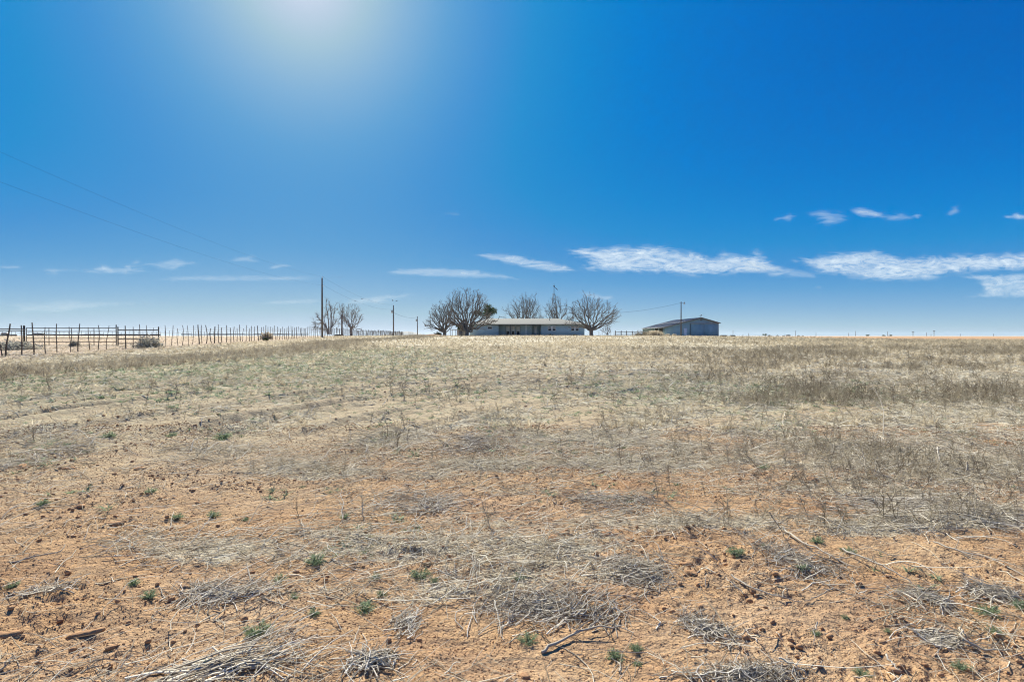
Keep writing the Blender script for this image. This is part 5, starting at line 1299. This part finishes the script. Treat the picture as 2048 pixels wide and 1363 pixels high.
cloud([(1900, 548), (1960, 545), (2110, 540), (2110, 600), (2000, 598), (1890, 596), (1960, 584), (1950, 566)], .7, 'faint ragged cloud under the long right cloud', 12)
cloud([(935, 508), (975, 502), (1020, 505), (1080, 515), (1130, 526), (1170, 545), (1110, 547), (1050, 538), (990, 525)], .65, 'slanting wisp left of the largest cloud', 9)
cloud([(745, 545), (800, 534), (880, 532), (950, 536), (1020, 548), (1060, 562), (970, 560), (860, 556), (800, 553)], .5, 'pale flat wisp above the biggest bare tree', 9)
cloud([(1480, 512), (1570, 528), (1640, 545), (1640, 560), (1540, 556), (1470, 548)], .4, 'faint veil between the two white clouds', 12)
def puff(cx, cy, w_, h_, dens, label, rot=0.0):
    dens *= .85; w_ *= 1.25; h_ *= 1.35
    a = np.linspace(0, 6.283, 12, endpoint=False); c, s_ = math.cos(rot), math.sin(rot)
    pts = [(cx + (w_ * math.cos(t) * c - h_ * math.sin(t) * s_) * .62, cy + (w_ * math.cos(t) * s_ + h_ * math.sin(t) * c) * .62) for t in a]
    q_ = np.random.default_rng(int(cx + cy)).uniform(.6, 1.35, 12); pts = [(cx + (p[0] - cx) * q, cy + (p[1] - cy) * q) for p, q in zip(pts, q_)]
    cloud(pts, dens, label, max(4.5, h_ * .55), 2.5)
puff(1570, 435, 34, 12, .6, 'small wisp, leftmost of the high row at right', -.15); puff(1655, 433, 66, 26, .55, 'broken small cloud second in the high row', -.2)
puff(1740, 424, 52, 14, .7, 'small cloud third in the high row', .12); puff(1795, 433, 44, 16, .5, 'faint puff in the middle of the high row'); puff(1835, 432, 18, 9, .6, 'tiny puff right of the faint one')
puff(1907, 422, 24, 16, .8, 'brightest tiny puff of the high row'); puff(2035, 433, 50, 10, .7, 'small wisp cut by the right edge', -.08); puff(1638, 575, 16, 9, .4, 'tiny faint puff under the long right cloud')
puff(102, 542, 38, 14, .5, 'small wisp near the left edge above the stakes'); puff(205, 539, 110, 15, .6, 'hooked wisp tail above the wide gate', -.03); puff(262, 533, 34, 18, .8, 'bright hook end of the left wisp', -.35)
puff(352, 528, 90, 15, .5, 'pale wisp right of the hooked one', -.06); puff(490, 517, 46, 14, .5, 'small wisp on the power lines'); puff(565, 532, 40, 7, .45, 'thin wisp between the power lines and the nearest pole', -.1)
puff(500, 556, 300, 11, .35, 'long faint streak left of the nearest pole'); puff(765, 595, 120, 16, .5, 'streak above the transformer pole', -.08); puff(130, 609, 260, 20, .35, 'faint low streak above the wide gate', -.03)
puff(1190, 592, 60, 12, .5, 'small pale cloud behind the fan-shaped tree'); puff(560, 605, 130, 8, .3, 'very faint low streak left of the dead trees', -.05); puff(895, 427, 40, 8, .2, 'very faint high wisp above the biggest bare tree'); puff(10, 534, 50, 7, .35, 'thin wisp cut by the left edge')

# ------------------------------------------------------------------ air
def haze():
    a = Acc(); R_ = 9200.0; a.box(-R_, R_, -R_, R_, -9.0, 48.0)
    m = bpy.data.materials.new('air'); m.use_nodes = True; t = m.node_tree; t.nodes.clear(); o = t.nodes.new('ShaderNodeOutputMaterial'); v = t.nodes.new('ShaderNodeVolumePrincipled')
    v.inputs['Color'].default_value = (.80, .92, .97, 1); v.inputs['Density'].default_value = HAZE; v.inputs['Anisotropy'].default_value = .3
    t.links.new(v.outputs[0], o.inputs['Volume']); h = a.build('haze', m); tag(h, 'thin pale air over the plain', None, None, 'stuff')
HAZE = 0.00006
if HAZE: haze()
